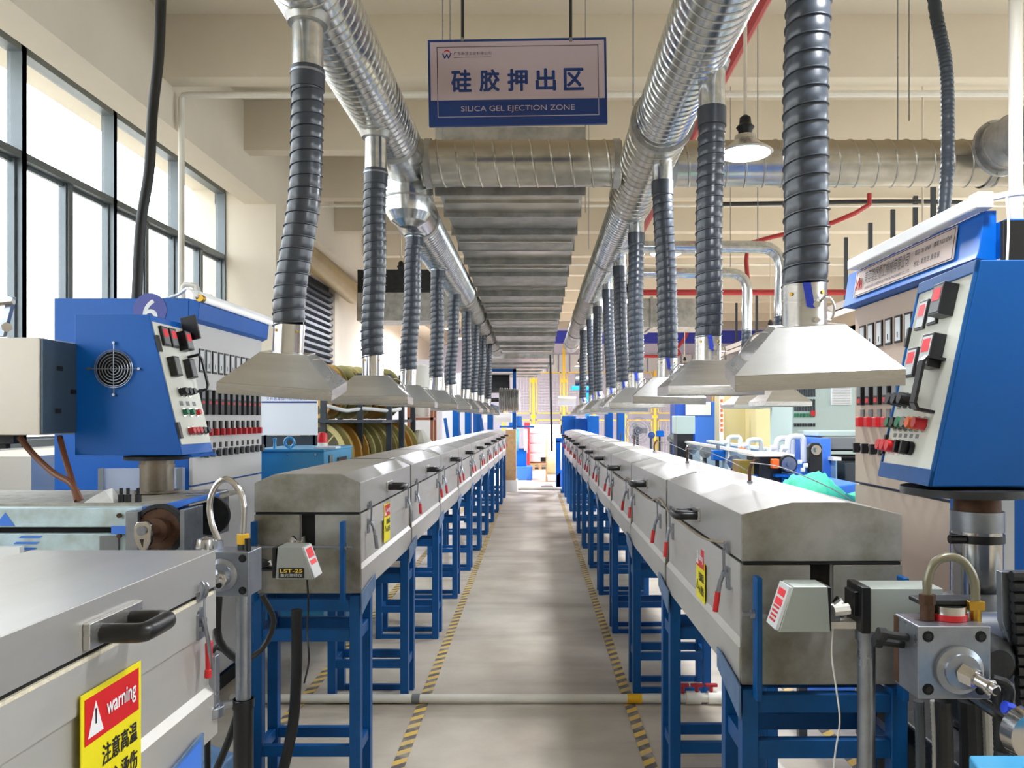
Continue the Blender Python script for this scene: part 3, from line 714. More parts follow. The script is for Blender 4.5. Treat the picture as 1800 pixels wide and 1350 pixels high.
# ================================================================== SIGN
sg = thing('hanging_sign', 'hanging blue and pale zone sign with Chinese and English lettering', 'sign', at(911, 145, 3.8))
d = 3.8; o = at(754, 222, d); e = at(1068, 217, d); tl = at(751, 70, d)
u = (e-o).normalized(); v = Vector((-u.z, 0, u.x)); W = (e-o).length; Hh = (tl-o).length; n = u.cross(v)
MB().prism([o, o+u*W, o+u*W+v*Hh, o+v*Hh], -n*.02).build('board', signb, sg, .002)
quad(o, u, v, W*.0135, W*.987, Hh*.295, Hh*.968, .0005).build('pale_field', signw, sg)
lo = MB()
for a, b, c, dd in ((.05, .953, .905, .912), (.05, .0535, .295, .912), (.9505, .954, .295, .912)):
    q = quad(o, u, v, W*a, W*b, Hh*c, Hh*dd, .0014, .0004); lo.add(q.v, q.f)
lo.build('border_line', signk, sg)
lo = MB()
for a, b, c, dd in ((.05, .954, .098, .106), (.05, .0535, .1, .295), (.9505, .954, .1, .295)):
    q = quad(o, u, v, W*a, W*b, Hh*c, Hh*dd, .0006, .0004); lo.add(q.v, q.f)
lo.build('border_line', signw, sg)
for i, ch in enumerate('硅胶押出区'):
    text(ch, o+u*W*(.132+.1575*i)+v*Hh*.395, u, v, W*.107, Hh*.245, signb, sg, bold=.032, lift=.0016)
text('SILICA GEL EJECTION ZONE', o+u*W*.182+v*Hh*.145, u, v, W*.635, Hh*.08, signw, sg, bold=.006, lift=.0014)
text('广东新慧工业有限公司', o+u*W*.145+v*Hh*.815, u, v, W*.21, Hh*.038, signk, sg, bold=.01, lift=.0016)
q = quad(o, u, v, W*.145, W*.355, Hh*.787, Hh*.791, .0014); q.build('underline', signk, sg)
C = o+u*W*.108+v*Hh*.815
lw = MB()
for p, q2 in (((-.022, .01), (-.012, -.016)), ((-.012, -.016), (-.001, .006)), ((-.001, .006), (.007, -.016)), ((.007, -.016), (.02, .012))):
    a = C+u*p[0]+v*p[1]; b = C+u*q2[0]+v*q2[1]; s = u*.003
    lw.prism([a-s+n*.0014, a+s+n*.0014, b+s+n*.0014, b-s+n*.0014], n*.0006)
lw.build('emblem', signb, sg)
la = MB(); pa = []
for k in range(9):
    t = math.radians(-20+200*k/8); pa.append((C+v*.01+u*(.017*math.cos(t))+v*(.017*math.sin(t)), C+v*.01+u*((.017-.006*math.sin(PI*k/8))*math.cos(t))+v*((.017-.006*math.sin(PI*k/8)-.001)*math.sin(t))))
for k in range(8): la.prism([pa[k][0]+n*.0014, pa[k+1][0]+n*.0014, pa[k+1][1]+n*.0014, pa[k][1]+n*.0014], n*.0005)
la.build('emblem', redprint, sg)
for px in (813, 1003):
    a = at(px, 71, d)
    MB().cyl(a+Vector((0, 0, -.005)), (a.x, d, ZC), .008, None, 8).build('hanger_rod', cable, sg)
    MB().cyl(a+Vector((0, -.004, 0)), a+Vector((0, -.014, 0)), .009, None, 10).build('bolt', iron, sg)

# ================================================================== HIGH-BAY LAMPS
def make_lamp():
    r = thing('high_bay_lamp', '', 'lamp', group='')
    MB().lathe([(.0, 0.0), (.215, .0), (.225, .008), (.2, .03), (.13, .075), (.09, .115), (.085, .15), (0, .155)], 36).build('shade', hoodm, r)
    MB().lathe([(0, -.002), (.2, -.002), (.205, .002), (0, .003)], 36).build('diffuser', lampw, r)
    MB().lathe([(.0, .15), (.05, .155), (.06, .2), (.075, .22), (.05, .25), (.045, .3), (.02, .32), (0, .32)], 16).build('driver_housing', darki, r)
    return r
lp0 = make_lamp()
spots = [(1.17, 4.45, 'hanging white high-bay lamp in front of the cross duct'), (1.14, 7.15, 'high-bay lamp second in the row right of the aisle'), (1.1, 10.05, 'high-bay lamp third in the row right of the aisle'), (1.1, 12.8, 'high-bay lamp fourth in the row right of the aisle'), (1.08, 18.3, 'high-bay lamp last in the row right of the aisle'),
         (1.06, 22.6, 'added high-bay lamp just before the yellow fence, right of the aisle'), (4.05, 22.0, 'added high-bay lamp in the far right row before the fence'), (-2.5, 21.0, 'added high-bay lamp at the far left over the winding machine'),  # these three lamps are added to brighten the far wall and fence
         (4.05, 8.2, 'high-bay lamp in the far right row, nearest'), (4.05, 11.2, 'high-bay lamp in the far right row, second'), (4.05, 13.7, 'high-bay lamp in the far right row, third'), (4.05, 17.6, 'high-bay lamp in the far right row, last'),
         (1.2, 1.7, 'high-bay lamp above and behind the photographer, right'), (-2.5, 13.5, 'added high-bay lamp over the shutter bay on the left'), (-2.5, 18.5, 'added high-bay lamp at the far left behind the duct'), (-2.6, 23.5, 'added high-bay lamp at the far left near the fence'), (4.05, 3.0, 'high-bay lamp high over the right side machines')]  # lamps on the left side are added as fill light for the hall
lps = [lp0]+[dup(lp0) for _ in spots[1:]]
for i, (x, y, lab) in enumerate(spots):
    o = lps[i]
    zl = 3.13 if x > 0 else 4.04; sc = .7 if x > 0 else 1
    o.location = (x, y, zl); o.scale = (sc, sc, sc)
    MB().cyl((x, y, zl+.31*sc), (x, y, ZC), .011, None, 8).build('rod', cream, o).scale = (1/sc, 1/sc, 1/sc)
    o['label'] = lab; o['group'] = 'high-bay lamps'
    L = bpy.data.lights.new('lamp_light', 'AREA'); L.shape = 'DISK'; L.size = .42*sc; L.energy = LAMP_W*((1.5 if y > 11 else (.35 if y < 2.5 else .4)) if x > 0 else 1.5); L.color = (.93, .96, 1.0) if y < 12 else (.88, .9, 1.0)
    lo = bpy.data.objects.new('lamp_light', L); COL.objects.link(lo); lo.location = (x, y, o.location.z-.02)

# ================================================================== conduits, cables and rods overhead
def tubeobj(name, lab, cat, pts, r, m, n=10, step=.05, group=None, ridge=None):
    P = spline(pts, step) if len(pts) > 2 else pts
    f = r
    if ridge: f = lambda s, t: r*(1 if (s % ridge) < ridge*.5 else .9)
    return tag(MB().sweep(P, f, n).build(name, m), lab, cat, group)
tubeobj('ceiling_conduit', 'white conduit dropping beside the left windows from under the beam', 'conduit', [(-3.44, 7.3, 2.2), (-3.44, 7.3, 4.55), (-3.44, 7.3, 4.63), (-3.42, 7.3, 4.665), (-3.36, 7.3, 4.67), (8, 7.3, 4.69)], .03, pvc, 10, .2)
tubeobj('ceiling_conduit', 'thin white conduit far across under the third beam', 'conduit', [(-3.4, 10.85, 4.6), (8.8, 10.85, 4.6)], .02, pvc)
tubeobj('ceiling_conduit', 'thin white conduit farther back under the beams', 'conduit', [(.5, 14.75, 4.55), (8.8, 14.75, 4.55)], .02, pvc)
tubeobj('power_cable', 'thick black hose hanging down in front of the left windows to the cabinet', 'cable', [at(292, -260, 4.3), at(283, 0, 4.3), at(279, 100, 4.3), at(268, 200, 4.3), at(262, 300, 4.3), at(247, 400, 4.3), at(240, 528, 4.3)], .028, cable, 12)
tubeobj('corrugated_conduit', 'grey corrugated conduit curving down to the right control cabinet', 'conduit', [at(1625, -200, 3.0), at(1642, 0, 3.0), at(1662, 110, 3.0), at(1666, 210, 3.0), at(1664, 310, 3.0), at(1655, 410, 3.0), at(1648, 430, 3.0)], .0255, cgrey, 12, .008, ridge=.014)
tubeobj('conduit_pole', 'white vertical conduit standing on the right control cabinet', 'conduit', [(1.63, 2.65, 2.25), (1.63, 2.65, 5.0)], .0215, pvc, 14)
tubeobj('sprinkler_pipe', 'red sprinkler main running back beside the right spiral duct', 'pipe', [(1.6, 1.0, 4.62), (1.6, 16, 4.62)], .045, redpipe)
tubeobj('sprinkler_pipe', 'red sprinkler pipe crossing the hall low behind the right hoses', 'pipe', [(1.0, 12.1, 3.58), (6.4, 12.1, 3.58)], .05, redpipe)
tubeobj('sprinkler_pipe', 'red sprinkler branch climbing diagonally behind the nearest right hose', 'pipe', [(2.93, 11.0, 3.55), (2.93, 11.0, 4.1), (3.3, 11.0, 4.2), (4.0, 10.6, 4.3), (4.5, 10.6, 4.55), (4.5, 10.6, 4.7)], .032, redpipe, 8, .3)
tubeobj('sprinkler_pipe', 'far red pipe near the back wall beside the hoses', 'pipe', [(2.2, 24, 3.55), (4.1, 24, 3.55), (4.2, 24, 3.8), (4.5, 24, 4.3), (4.5, 24, 5.31)], .05, redpipe)
tubeobj('ceiling_cable', 'black cable bundle fixed along the beam at the far right', 'cable', [(2.5, 10.7, 4.58), (3.6, 10.7, 4.6), (4.8, 10.7, 4.62), (5.9, 10.7, 4.6), (6.1, 10.7, 4.5), (6.15, 10.7, 4.3)], .03, cable, 8, .2)
tubeobj('hanging_cable', 'black cable hanging down from the end of the rectangular duct', 'cable', [(.13, 14.0, 2.75), (.14, 14.0, 2.0), (.15, 14.0, 1.4), (.155, 14.0, 1.0)], .02, cable)
for i, (px, yt, d, zb) in enumerate([(778, 0, 4.98, 3.39), (791, 0, 5.4, 3.4), (1113, 0, 4.4, 3.39), (1578, 0, 4.98, 3.39), (1598, 0, 4.7, 3.42), (1029, 0, 6.8, 3.42), (1035, 0, 8.2, 3.4), (1332, 0, 6.6, 3.13), (1284, 0, 8.0, 3.17)]):
    x = (px-955)*d/1350
    tag(MB().cyl((x, d, zb), (x, d, ZC), .004, None, 6).build('hanger_wire', iron), 'thin steel wire holding the ductwork under the roof, %s' % ['left of the sign', 'behind the sign left', 'right of the sign', 'at far right', 'at far right branch', 'right of the box duct', 'farther right of the box duct', 'over the nearer elbow pipe', 'over the farther elbow pipe'][i], 'wire', 'hanger wires of the ductwork')
# cable tray on hangers
tr = thing('cable_tray', 'long pale cable tray receding on the right behind the hoods', 'tray', (5.3, 16, 3.6))
MB().box(5.2, 5.5, 11.5, 27, 3.5, 3.52).box(5.2, 5.21, 11.5, 27, 3.5, 3.64).box(5.49, 5.5, 11.5, 27, 3.5, 3.64).build('tray', whites, tr)
for y in (10.4, 10.9, 11.6, 12.4, 13.4, 15, 17, 19, 21, 23, 25): MB().box(5.25, 5.31, y-.02, y+.02, 3.6 if y > 11.5 else 3.3, 4.75).build('hanger', cgrey, tr)
struct('crane_beam', MB().box(-1, XR, 25.0, 25.3, 4.05, 4.45), mat('blue crane beam', (40,52,160), .5))
# ================================================================== CONTROL CABINETS
def led_controller(par, o, u, v, w, h, dep=.03, name='temperature_controller', led=True, lower=None):
    """boxed instrument on a panel; o = lower left corner, u right, v up"""
    n = Vector(u).normalized().cross(Vector(v).normalized())
    u = Vector(u).normalized(); v = Vector(v).normalized(); o = Vector(o)
    c = MB().prism([o, o+u*w, o+u*w+v*h, o+v*h], n*dep).build(name, blackp, par, .0015)
    f = quad(o, u, v, w*.1, w*.9, h*.08, h*.92, dep, .0012).build('face', lower or greyp, c)
    if led: quad(o, u, v, w*.18, w*.82, h*.45, h*.84, dep+.0012, .001).build('display', dispr, c)
    return c
def knob(par, c, n, r, dep, m, name='button', ring=True):
    c = Vector(c); n = Vector(n).normalized()
    k = MB().cyl(c+n*.003, c+n*dep, r, r*.9, 14).build(name, m, par)
    if ring: MB().cyl(c, c+n*.005, r*1.35, None, 14).build('bezel', chrome, k)
    return k
def selector(par, c, n, u, r, m):
    c = Vector(c); n = Vector(n).normalized(); u = Vector(u).normalized(); v = n.cross(u)
    k = MB().cyl(c+n*.002, c+n*.014, r*1.1, None, 14).build('selector_switch', m, par)
    o = c+n*.014
    MB().prism([o-u*r*.35-v*r, o+u*r*.35-v*r, o+u*r*.35+v*r, o-u*r*.35+v*r], n*.02).build('switch_grip', m, k, .001)
    return k

# ---- left cabinet with the number decal
cx0, cx1, cy0, cy1, ct = -2.65, -1.9, 4.16, 5.18, 2.25
lc = thing('control_cabinet', 'tall blue and grey control cabinet with number decal left of the ovens', 'cabinet', ((cx0+cx1)/2, (cy0+cy1)/2, 0))
MB().box(cx0, cx1-.02, cy0, cy1, .08, ct).build('body', blue, lc, .004)
MB().box(cx1-.02, cx1, cy0+.0, cy1, .1, 1.225).build('door', cabw, lc, .002)
MB().box(cx1-.02, cx1, cy0+.0, cy1, 1.235, ct-.13).build('door', cabw, lc, .002)
MB().prism([(cx1-.02, cy0, ct-.14), (cx1+.03, cy0, ct-.115), (cx1+.04, cy0, ct-.02), (cx1-.02, cy0, ct)], (0, cy1-cy0+.03, 0)).build('header', blue, lc, .003)
MB().box(cx0, cx1, cy0, cy1, 0, .08).build('plinth', darki, lc)
MB().cyl((-2.13, cy0-.003, 2.185), (-2.13, cy0, 2.185), .092, None, 36).build('decal', purple, lc)
text('6', (-2.165, cy0-.004, 2.115), (1, 0, 0), (0, 0, 1), .075, .125, whites, lc, bold=.02)
ux, vz = Vector((0, 1, 0)), Vector((0, 0, 1))
def proto_row(first, n, step):
    for k in range(1, n): c = dup(first); c.location = Vector(first.location)+step*k; c.parent = first.parent
y0 = 4.235
def meter(par, o, u, w=.06, h=.13):
    c = MB().prism([Vector(o), Vector(o)+u*w, Vector(o)+u*w+vz*h, Vector(o)+vz*h], u.cross(vz)*.006).build('panel_meter', blackp, par, .001)
    quad(o, u, vz, w*.14, w*.86, h*.08, h*.92, .006, .001).build('scale_face', glassy, c)
    quad(o, u, vz, w*.45, w*.55, h*.2, h*.4, .0075, .0008).build('needle', signk, c)
    return c
proto_row(meter(lc, (cx1, y0, 1.855), ux), 11, Vector((0, .084, 0)))
c = MB().box(cx1, cx1+.018, y0, y0+.045, 1.62, 1.76).build('power_regulator', blackp, lc, .001)
quad((cx1, y0, 1.62), ux, vz, .006, .039, .09, .13, .018, .001).build('face', greyp, c); quad((cx1, y0, 1.62), ux, vz, .008, .037, .06, .075, .018, .001).build('display', redp, c)
proto_row(c, 11, Vector((0, .084, 0)))
c = MB().box(cx1, cx1+.01, y0+.01, y0+.04, 1.5, 1.585).build('breaker', blackp, lc, .001)
MB().box(cx1+.01, cx1+.03, y0+.012, y0+.038, 1.5, 1.54).build('rocker', redp, c, .002)
proto_row(c, 11, Vector((0, .084, 0)))
c = MB().cyl((cx1, y0+.03, 1.4), (cx1+.03, y0+.03, 1.4), .018, None, 12).build('selector_switch', blackp, lc)
MB().box(cx1+.02, cx1+.045, y0+.022, y0+.038, 1.38, 1.425).build('switch_grip', greyp, c, .002)
MB().box(cx1, cx1+.003, y0+.015, y0+.045, 1.43, 1.46).build('legend_plate', signk, c)
proto_row(c, 11, Vector((0, .084, 0)))
lt = thing('tube_light', 'white fluorescent tube fitting on the front edge of the left cabinet', 'light', (cx1+.05, 4.7, 2.27))
MB().cyl((cx1+.055, 4.14, 2.245), (cx1+.055, 5.22, 2.245), .017, None, 12).build('tube', tube_m, lt)
MB().box(cx1+.02, cx1+.05, 4.12, 5.24, 2.235, 2.285).build('fitting', whites, lt, .003)
MB().cyl((cx1+.055, 4.12, 2.245), (cx1+.055, 4.16, 2.245), .02, None, 12).build('end_cap', goldp, lt)
MB().sweep(spline([(cx1+.05, 4.12, 2.25), (cx1-.02, 4.15, 2.3), (cx1-.15, 4.3, 2.29), (cx1-.35, 4.4, 2.26)], .03), .008, 8).build('lead', whitep, lt)
wpipe = thing('water_pipe', 'cream pipe elbows rising behind the left cabinet by the window', 'pipe', (-1.98, 5.4, 2.3))
MB().sweep(spline([at(322, 530, 5.4), at(322, 505, 5.4), at(326, 500, 5.4), at(345, 503, 5.4), at(348, 512, 5.4), at(348, 520, 5.4), at(370, 522, 5.4), at(374, 530, 5.4), at(374, 545, 5.4), at(374, 700, 5.4), Vector((at(374,0,5.4).x, 5.4, 0))], .05), .02, 10).build('pipe', pvc, wpipe)

# ---- right cabinet with the maker's plate
rx, ry0, ry1 = 1.486, 2.5, 3.66
rc = thing('control_cabinet', 'tall beige and blue control cabinet with maker plate behind the right control box', 'cabinet', (rx+.35, 3.1, 0))
MB().box(rx+.02, rx+.72, ry0, ry1, .08, ct).build('body', blue, rc, .004)
MB().box(rx, rx+.02, ry0, ry1, .1, 1.29).build('door', cabb, rc, .002)
MB().box(rx, rx+.02, ry0, ry1, 1.3, 2.12).build('door', cabb, rc, .002)
MB().prism([(rx+.02, ry0+.05, 2.12), (rx-.05, ry0+.05, 2.13), (rx-.04, ry0+.05, 2.155), (rx-.02, ry0+.05, 2.29), (rx+.02, ry0+.05, 2.29)], (0, ry1-ry0-.02, 0)).build('header', blue, rc, .003)
MB().box(rx+.0, rx+.7, ry0-.02, ry0, 1.6, 2.24).build('side_window', blackp, rc, .003)
MB().box(rx+.25, rx+.34, ry0-.025, ry0-.02, 2.16, 2.22).build('switch', redp, rc)
MB().box(rx, rx+.72, ry0, ry1, 0, .08).build('plinth', darki, rc)
ur = Vector((0, -1, 0))
slope = Vector((.13-.11, 0, .135)).normalized()
po = Vector((rx-.042, 3.57, 2.158)); vp = Vector((.02, 0, .135)).normalized()
pw = .87
quad(po, ur, vp, 0, pw, 0, .122, .001, .003).build('maker_plate', mat('pinkish aluminium plate', (206,188,180), .4, .3), rc)
text('東莞隆堅電工機械有限公司', po+ur*.12, ur, vp, .42, .06, signk, rc, lift=.0048, bold=.004).location.z = .04
text('DONGGUAN LONGJIAN ELECTRICAL MACHINERY CO., LTD', po+ur*.12+vp*.015, ur, vp, .42, .016, signk, rc, lift=.0048)
text('電話 TEL 0769    傳真 FAX 0769', po+ur*.57+vp*.075, ur, vp, .27, .022, signk, rc, lift=.0048)
text('地址: 東莞市 廣東省', po+ur*.57+vp*.03, ur, vp, .2, .024, signk, rc, lift=.0048)
lm = MB(); a = po+ur*.02+vp*.03
for p, q in (((.0, 0), (.03, .055)), ((.03, .055), (.035, 0)), ((.035, .0), (.05, .04)), ((.05, .04), (.06, .0))):
    n_ = ur.cross(vp)*.006; A = a+ur*p[0]+vp*p[1]+n_; B = a+ur*q[0]+vp*q[1]+n_; lm.cyl(A, B, .002, None, 4)
lm.build('emblem', redprint, rc)
lb = MB()
for a_, b_, c_, d_ in ((.01, .86, .004, .007), (.01, .86, .115, .118), (.01, .013, .004, .118), (.857, .86, .004, .118)):
    q = quad(po, ur, vp, a_, b_, c_, d_, .004, .0006); lb.add(q.v, q.f)
lb.build('border_line', signk, rc)
ym = 3.60
proto_row(meter(rc, (rx, ym, 1.915), ur, .062, .115), 11, Vector((0, -.09, 0)))
c = MB().box(rx-.018, rx, ym-.05, ym, 1.66, 1.77).build('power_regulator', blackp, rc, .001)
quad((rx, ym, 1.66), ur, vz, .006, .042, .04, .1, .018, .001).build('face', greyp, c); quad((rx, ym, 1.66), ur, vz, .008, .04, .01, .03, .018, .001).build('display', redp, c)
proto_row(c, 11, Vector((0, -.09, 0)))
c = MB().box(rx-.006, rx, ym-.05, ym-.01, 1.56, 1.64).build('breaker', greyp, rc, .001)
MB().box(rx-.03, rx-.006, ym-.05, ym-.012, 1.56, 1.605).build('rocker', redp, c, .004)
proto_row(c, 11, Vector((0, -.09, 0)))
c = MB().cyl((rx, ym-.03, 1.46), (rx-.02, ym-.03, 1.46), .022, None, 12).build('selector_switch', chrome, rc)
MB().box(rx-.045, rx-.015, ym-.038, ym-.022, 1.44, 1.485).build('switch_grip', blackp, c, .002)
proto_row(c, 11, Vector((0, -.09, 0)))
MB().box(rx-.002, rx+.001, ry0+.3, ry1-.05, 1.293, 1.297).build('door_gap', dark, rc)
rt = thing('tube_light', 'long white tube light along the top of the right cabinet', 'light', (rx-.03, 3.05, 2.3))
MB().box(rx-.07, rx-.02, 2.52, 3.58, 2.288, 2.335).build('fitting', whites, rt, .006)
MB().box(rx-.072, rx-.018, 2.5, 2.56, 2.285, 2.34).build('end_cap', whitep, rt, .006)
MB().sweep(spline([(rx-.03, 2.52, 2.32), (rx+.08, 2.5, 2.335), (rx+.2, 2.5, 2.32), (rx+.5, 2.52, 2.33)], .03), .011, 8).build('lead', whitep, rt)
for i, xx in enumerate((1.49, 1.58)):
    tag(MB().sweep(spline([(xx, 2.47, 2.31), (xx+.005, 2.468, 2.2), (xx-.01, 2.468, 1.95)], .03), .004, 6).build('pull_cord', whitep), ['white cord with bead hanging over the black cabinet side', 'white cord hanging just under the white pole'][i], 'cord')

# ---- slanted control boxes on columns
def control_box(side, xl_top, xr_top, xl_bot, y0, y1, z0, z1, lab, wing):
    """panel side faces the aisle. outline points in the near plane"""
    pass
def panel_frame(A, B, Cc, D):
    """A near-bottom, B far-bottom, Cc far-top, D near-top -> function (a along near->far, b up) and normal"""
    A, B, Cc, D = map(Vector, (A, B, Cc, D))
    def P(a, b): return (A*(1-a)+B*a)*(1-b)+(D*(1-a)+Cc*a)*b
    return P
# left box
yb0, yb1 = 3.2, 3.5
zt, zb_ = 2.032, 1.445
xt, xb, xl = -1.643, -1.503, -1.953
bl = thing('control_box', 'blue slanted control box with round fan grille on the left column', 'control box', (-1.75, 3.35, 1.3))
MB().prism([(xl, yb0, zb_), (xb, yb0, zb_), (xt, yb0, zt), (xl, yb0, zt)], (0, yb1-yb0, 0)).build('body', blue, bl, .004)
u = Vector((0, 1, 0)); v = (Vector((xt, yb0, zt))-Vector((xb, yb0, zb_))).normalized(); o = Vector((xb, yb0, zb_)); HH = (Vector((xt, yb0, zt))-Vector((xb, yb0, zb_))).length; WW = yb1-yb0
n = u.cross(v)
quad(o, u, v, .006, WW-.012, .045, HH-.03, .0, .004).build('instrument_panel', panelw, bl)
def PL(a, b): return o+u*a+v*b+n*.004
def cell(par, a, b, w_, h_, dep, led): return led_controller(par, PL(a, b), u, v, w_, h_, dep, led=led)
cell(bl, .045, HH-.13, .06, .085, .012, True); cell(bl, .118, HH-.13, .06, .085, .012, True); cell(bl, .195, HH-.14, .06, .085, .04, True)
for a in (.055, .2):
    cx = led_controller(bl, PL(a, HH-.265), u, v, .05, .085, .03, name='timer', led=False)
for a in (.1, .14, .18): knob(bl, PL(a, HH-.33), n, .016, .034, blackp, 'dial')
for a, m_ in ((.09, greenp), (.15, greenp), (.21, redp)): knob(bl, PL(a, HH-.42), n, .014, .022, m_)
for a, m_ in ((.1, redp), (.135, redp), (.17, redp), (.205, blackp), (.25, blackp)): knob(bl, PL(a, .1), n, .015, .026, m_)
for a in (.09, .15, .21): quad(PL(a-.015, HH-.39), u, v, 0, .03, 0, .02, 0, .001).build('legend_plate', greyp, bl)
for a, b in ((.0, HH-.16), (.0, .07)): MB().prism([o+u*a+v*b, o+u*(a+.022)+v*b, o+u*(a+.022)+v*(b+.07), o+u*a+v*(b+.07)], n*.012).build('hinge', blackp, bl, .001)
hh = [PL(.26, .28), PL(.26, .28)+n*.05, PL(.27, .3)+n*.055, PL(.27, .42)+n*.055, PL(.26, .44)+n*.05, PL(.26, .44)]
MB().sweep(hh, .007, 6).build('handle', blackp, bl)
MB().prism([PL(.27, HH-.09), PL(.285, HH-.09), PL(.285, HH+.02), PL(.27, HH+.02)], n*.07).build('visor', blackp, bl, .003)
# fan grille on the camera side
fc = Vector((-1.785, yb0-.002, 1.805))
MB().cyl(fc+Vector((0, .003, 0)), fc-Vector((0, .001, 0)), .072, None, 32).build('fan_opening', dark, bl)
fg = MB()
def ring(mb, c, R, r, n1=32, axis='Y'):
    pts = [c+Vector((R*math.cos(2*PI*k/n1), 0, R*math.sin(2*PI*k/n1))) for k in range(n1+1)]
    mb.sweep(pts, r, 6, False)
for R in (.012, .024, .036, .048, .06, .072, .079): ring(fg, fc-Vector((0, .008, 0)), R, .0018)
for q in ((1, 0), (-1, 0), (0, 1), (0, -1)):
    e_ = fc+Vector((q[0]*.105, -.006, q[1]*.108)); fg.cyl(fc-Vector((0, .01, 0)), e_, .002, None, 6); fg.cyl(e_+Vector((0, .006, 0)), e_-Vector((0, .005, 0)), .006, None, 10)
fg.build('fan_guard', iron, bl)
MB().lathe([(0, 1.415), (.13, 1.42), (.13, 1.436), (0, 1.44)], 28, Matrix.Translation((-1.69, 3.36, 0))).build('swivel_plate', darki, bl)
MB().prism([(xb-.03, yb0+.06, zb_-.012), (xb+.02, yb0+.06, zb_-.012), (xb, yb0+.06, zb_)], (0, yb1-yb0-.06, 0)).build('drip_edge', blue, bl)
lcol = thing('support_column', 'short stained steel column carrying the left control box', 'column', (-1.69, 3.36, 1.28))
MB().cyl((-1.69, 3.36, 1.275), (-1.69, 3.36, 1.42), .068, None, 28).cyl((-1.69, 3.36, 1.275), (-1.69, 3.36, 1.285), .09, None, 28).cyl((-1.69, 3.36, 1.385), (-1.69, 3.36, 1.4), .073, None, 28).build('tube', mat('stained steel column', (150,140,126), .4, .8, .3, 8), lcol)
# right box
yb0, yb1 = 2.0, 2.37
zt, zb_ = 2.013, 1.42
xt, xb, xo = 1.14, 1.012, 1.5
br = thing('control_box', 'large blue slanted control box with red displays at the right edge', 'control box', (1.2, 2.2, 1.3))
MB().prism([(xo, yb0, zb_), (xb, yb0, zb_), (xt, yb0, zt), (xo, yb0, zt)], (.027, yb1-yb0, 0)).build('body', blue_d, br, .005)
o = Vector((xb+.027, yb1, zb_)); u = (Vector((xb, yb0, zb_))-o).normalized(); v = (Vector((xt+.027, yb1, zt))-o).normalized(); HH = (Vector((xt+.027, yb1, zt))-o).length; WW = yb1-yb0; n = u.cross(v)
quad(o, u, v, .012, WW-.008, .045, HH-.035, 0, .004).build('instrument_panel', panelw, br)
fr = MB()
for a_, b_, c_, d_ in ((.004, .012, 0, HH), (WW-.008, WW, 0, HH), (.004, WW, HH-.035, HH), (.004, WW, 0, .045)):
    q = quad(o, u, v, a_, b_, c_, d_, 0, .01); fr.add(q.v, q.f)
fr.build('panel_frame', stand_b, br, .002)
def cell2(a, b, w_, h_, dep, led=True, m_=None): return led_controller(br, PL(a, b), u, v, w_, h_, dep, led=led, lower=m_)
cell2(.05, HH-.155, .062, .09, .008, True, glassy); cell2(.135, HH-.15, .062, .09, .008, True, glassy); cell2(.215, HH-.14, .07, .09, .04)
cell2(.045, HH-.3, .07, .09, .01, True, glassy); cell2(.2, HH-.285, .075, .095, .035, True, glassy)
for a in (.055, .1, .145):
    knob(br, PL(a, .235), n, .019, .045, blackp, 'dial')
for a, m_ in ((.06, greenp), (.1, blackp), (.14, greenp), (.18, chrome), (.215, orangep), (.26, redp)): knob(br, PL(a, .165), n, .017, .035, m_)
for a, m_ in ((.04, redp), (.075, redp), (.115, redp), (.16, blackp), (.205, blackp)): selector(br, PL(a, .095), n, u, .018, m_) if m_ is blackp else knob(br, PL(a, .095), n, .018, .04, m_)
for a in (.06, .1, .14, .18, .22): quad(PL(a-.01, .125), u, v, 0, .02, 0, .012, 0, .001).build('legend_plate', greyp, br)
hp_ = [PL(.285, .2), PL(.285, .2)+n*.045, PL(.285, .215)+n*.055, PL(.285, .33)+n*.055, PL(.285, .345)+n*.045, PL(.285, .345)]
mbh = MB()
for A_, B_ in zip(hp_[:-1], hp_[1:]):
    s = u*.016; t_ = (B_-A_).normalized().cross(u)*.004
    mbh.prism([A_-s-t_, A_+s-t_, B_+s-t_, B_-s-t_], t_*2)
mbh.build('handle', blackp, br)
for b in (HH-.2, .07): MB().prism([o+v*b, o+u*.014+v*b, o+u*.014+v*(b+.06), o+v*(b+.06)], n*.014).build('hinge', blackp, br, .001)
MB().lathe([(0, 1.385), (.16, 1.39), (.16, 1.41), (0, 1.415)], 28, Matrix.Translation((1.16, 2.12, 0))).build('swivel_plate', darki, br)
rcol = thing('support_column', 'polished steel column with clamp under the right control box', 'column', (1.197, 2.12, .9))
cy_ = 2.12
MB().cyl((1.197, cy_, .75), (1.197, cy_, 1.33), .064, None, 32).build('tube', chrome, rcol)
MB().cyl((1.197, cy_, 1.33), (1.197, cy_, 1.39), .06, .058, 32).build('neck', rust, rcol)
MB().cyl((1.197, cy_, 1.29), (1.197, cy_, 1.345), .067, None, 32).build('collar', iron, rcol)
MB().cyl((1.197, cy_, 1.26), (1.197, cy_, 1.282), .068, None, 32).cyl((1.1, cy_-.04, 1.272), (1.14, cy_-.04, 1.272), .012, None, 10).build('clamp', blackp, rcol)

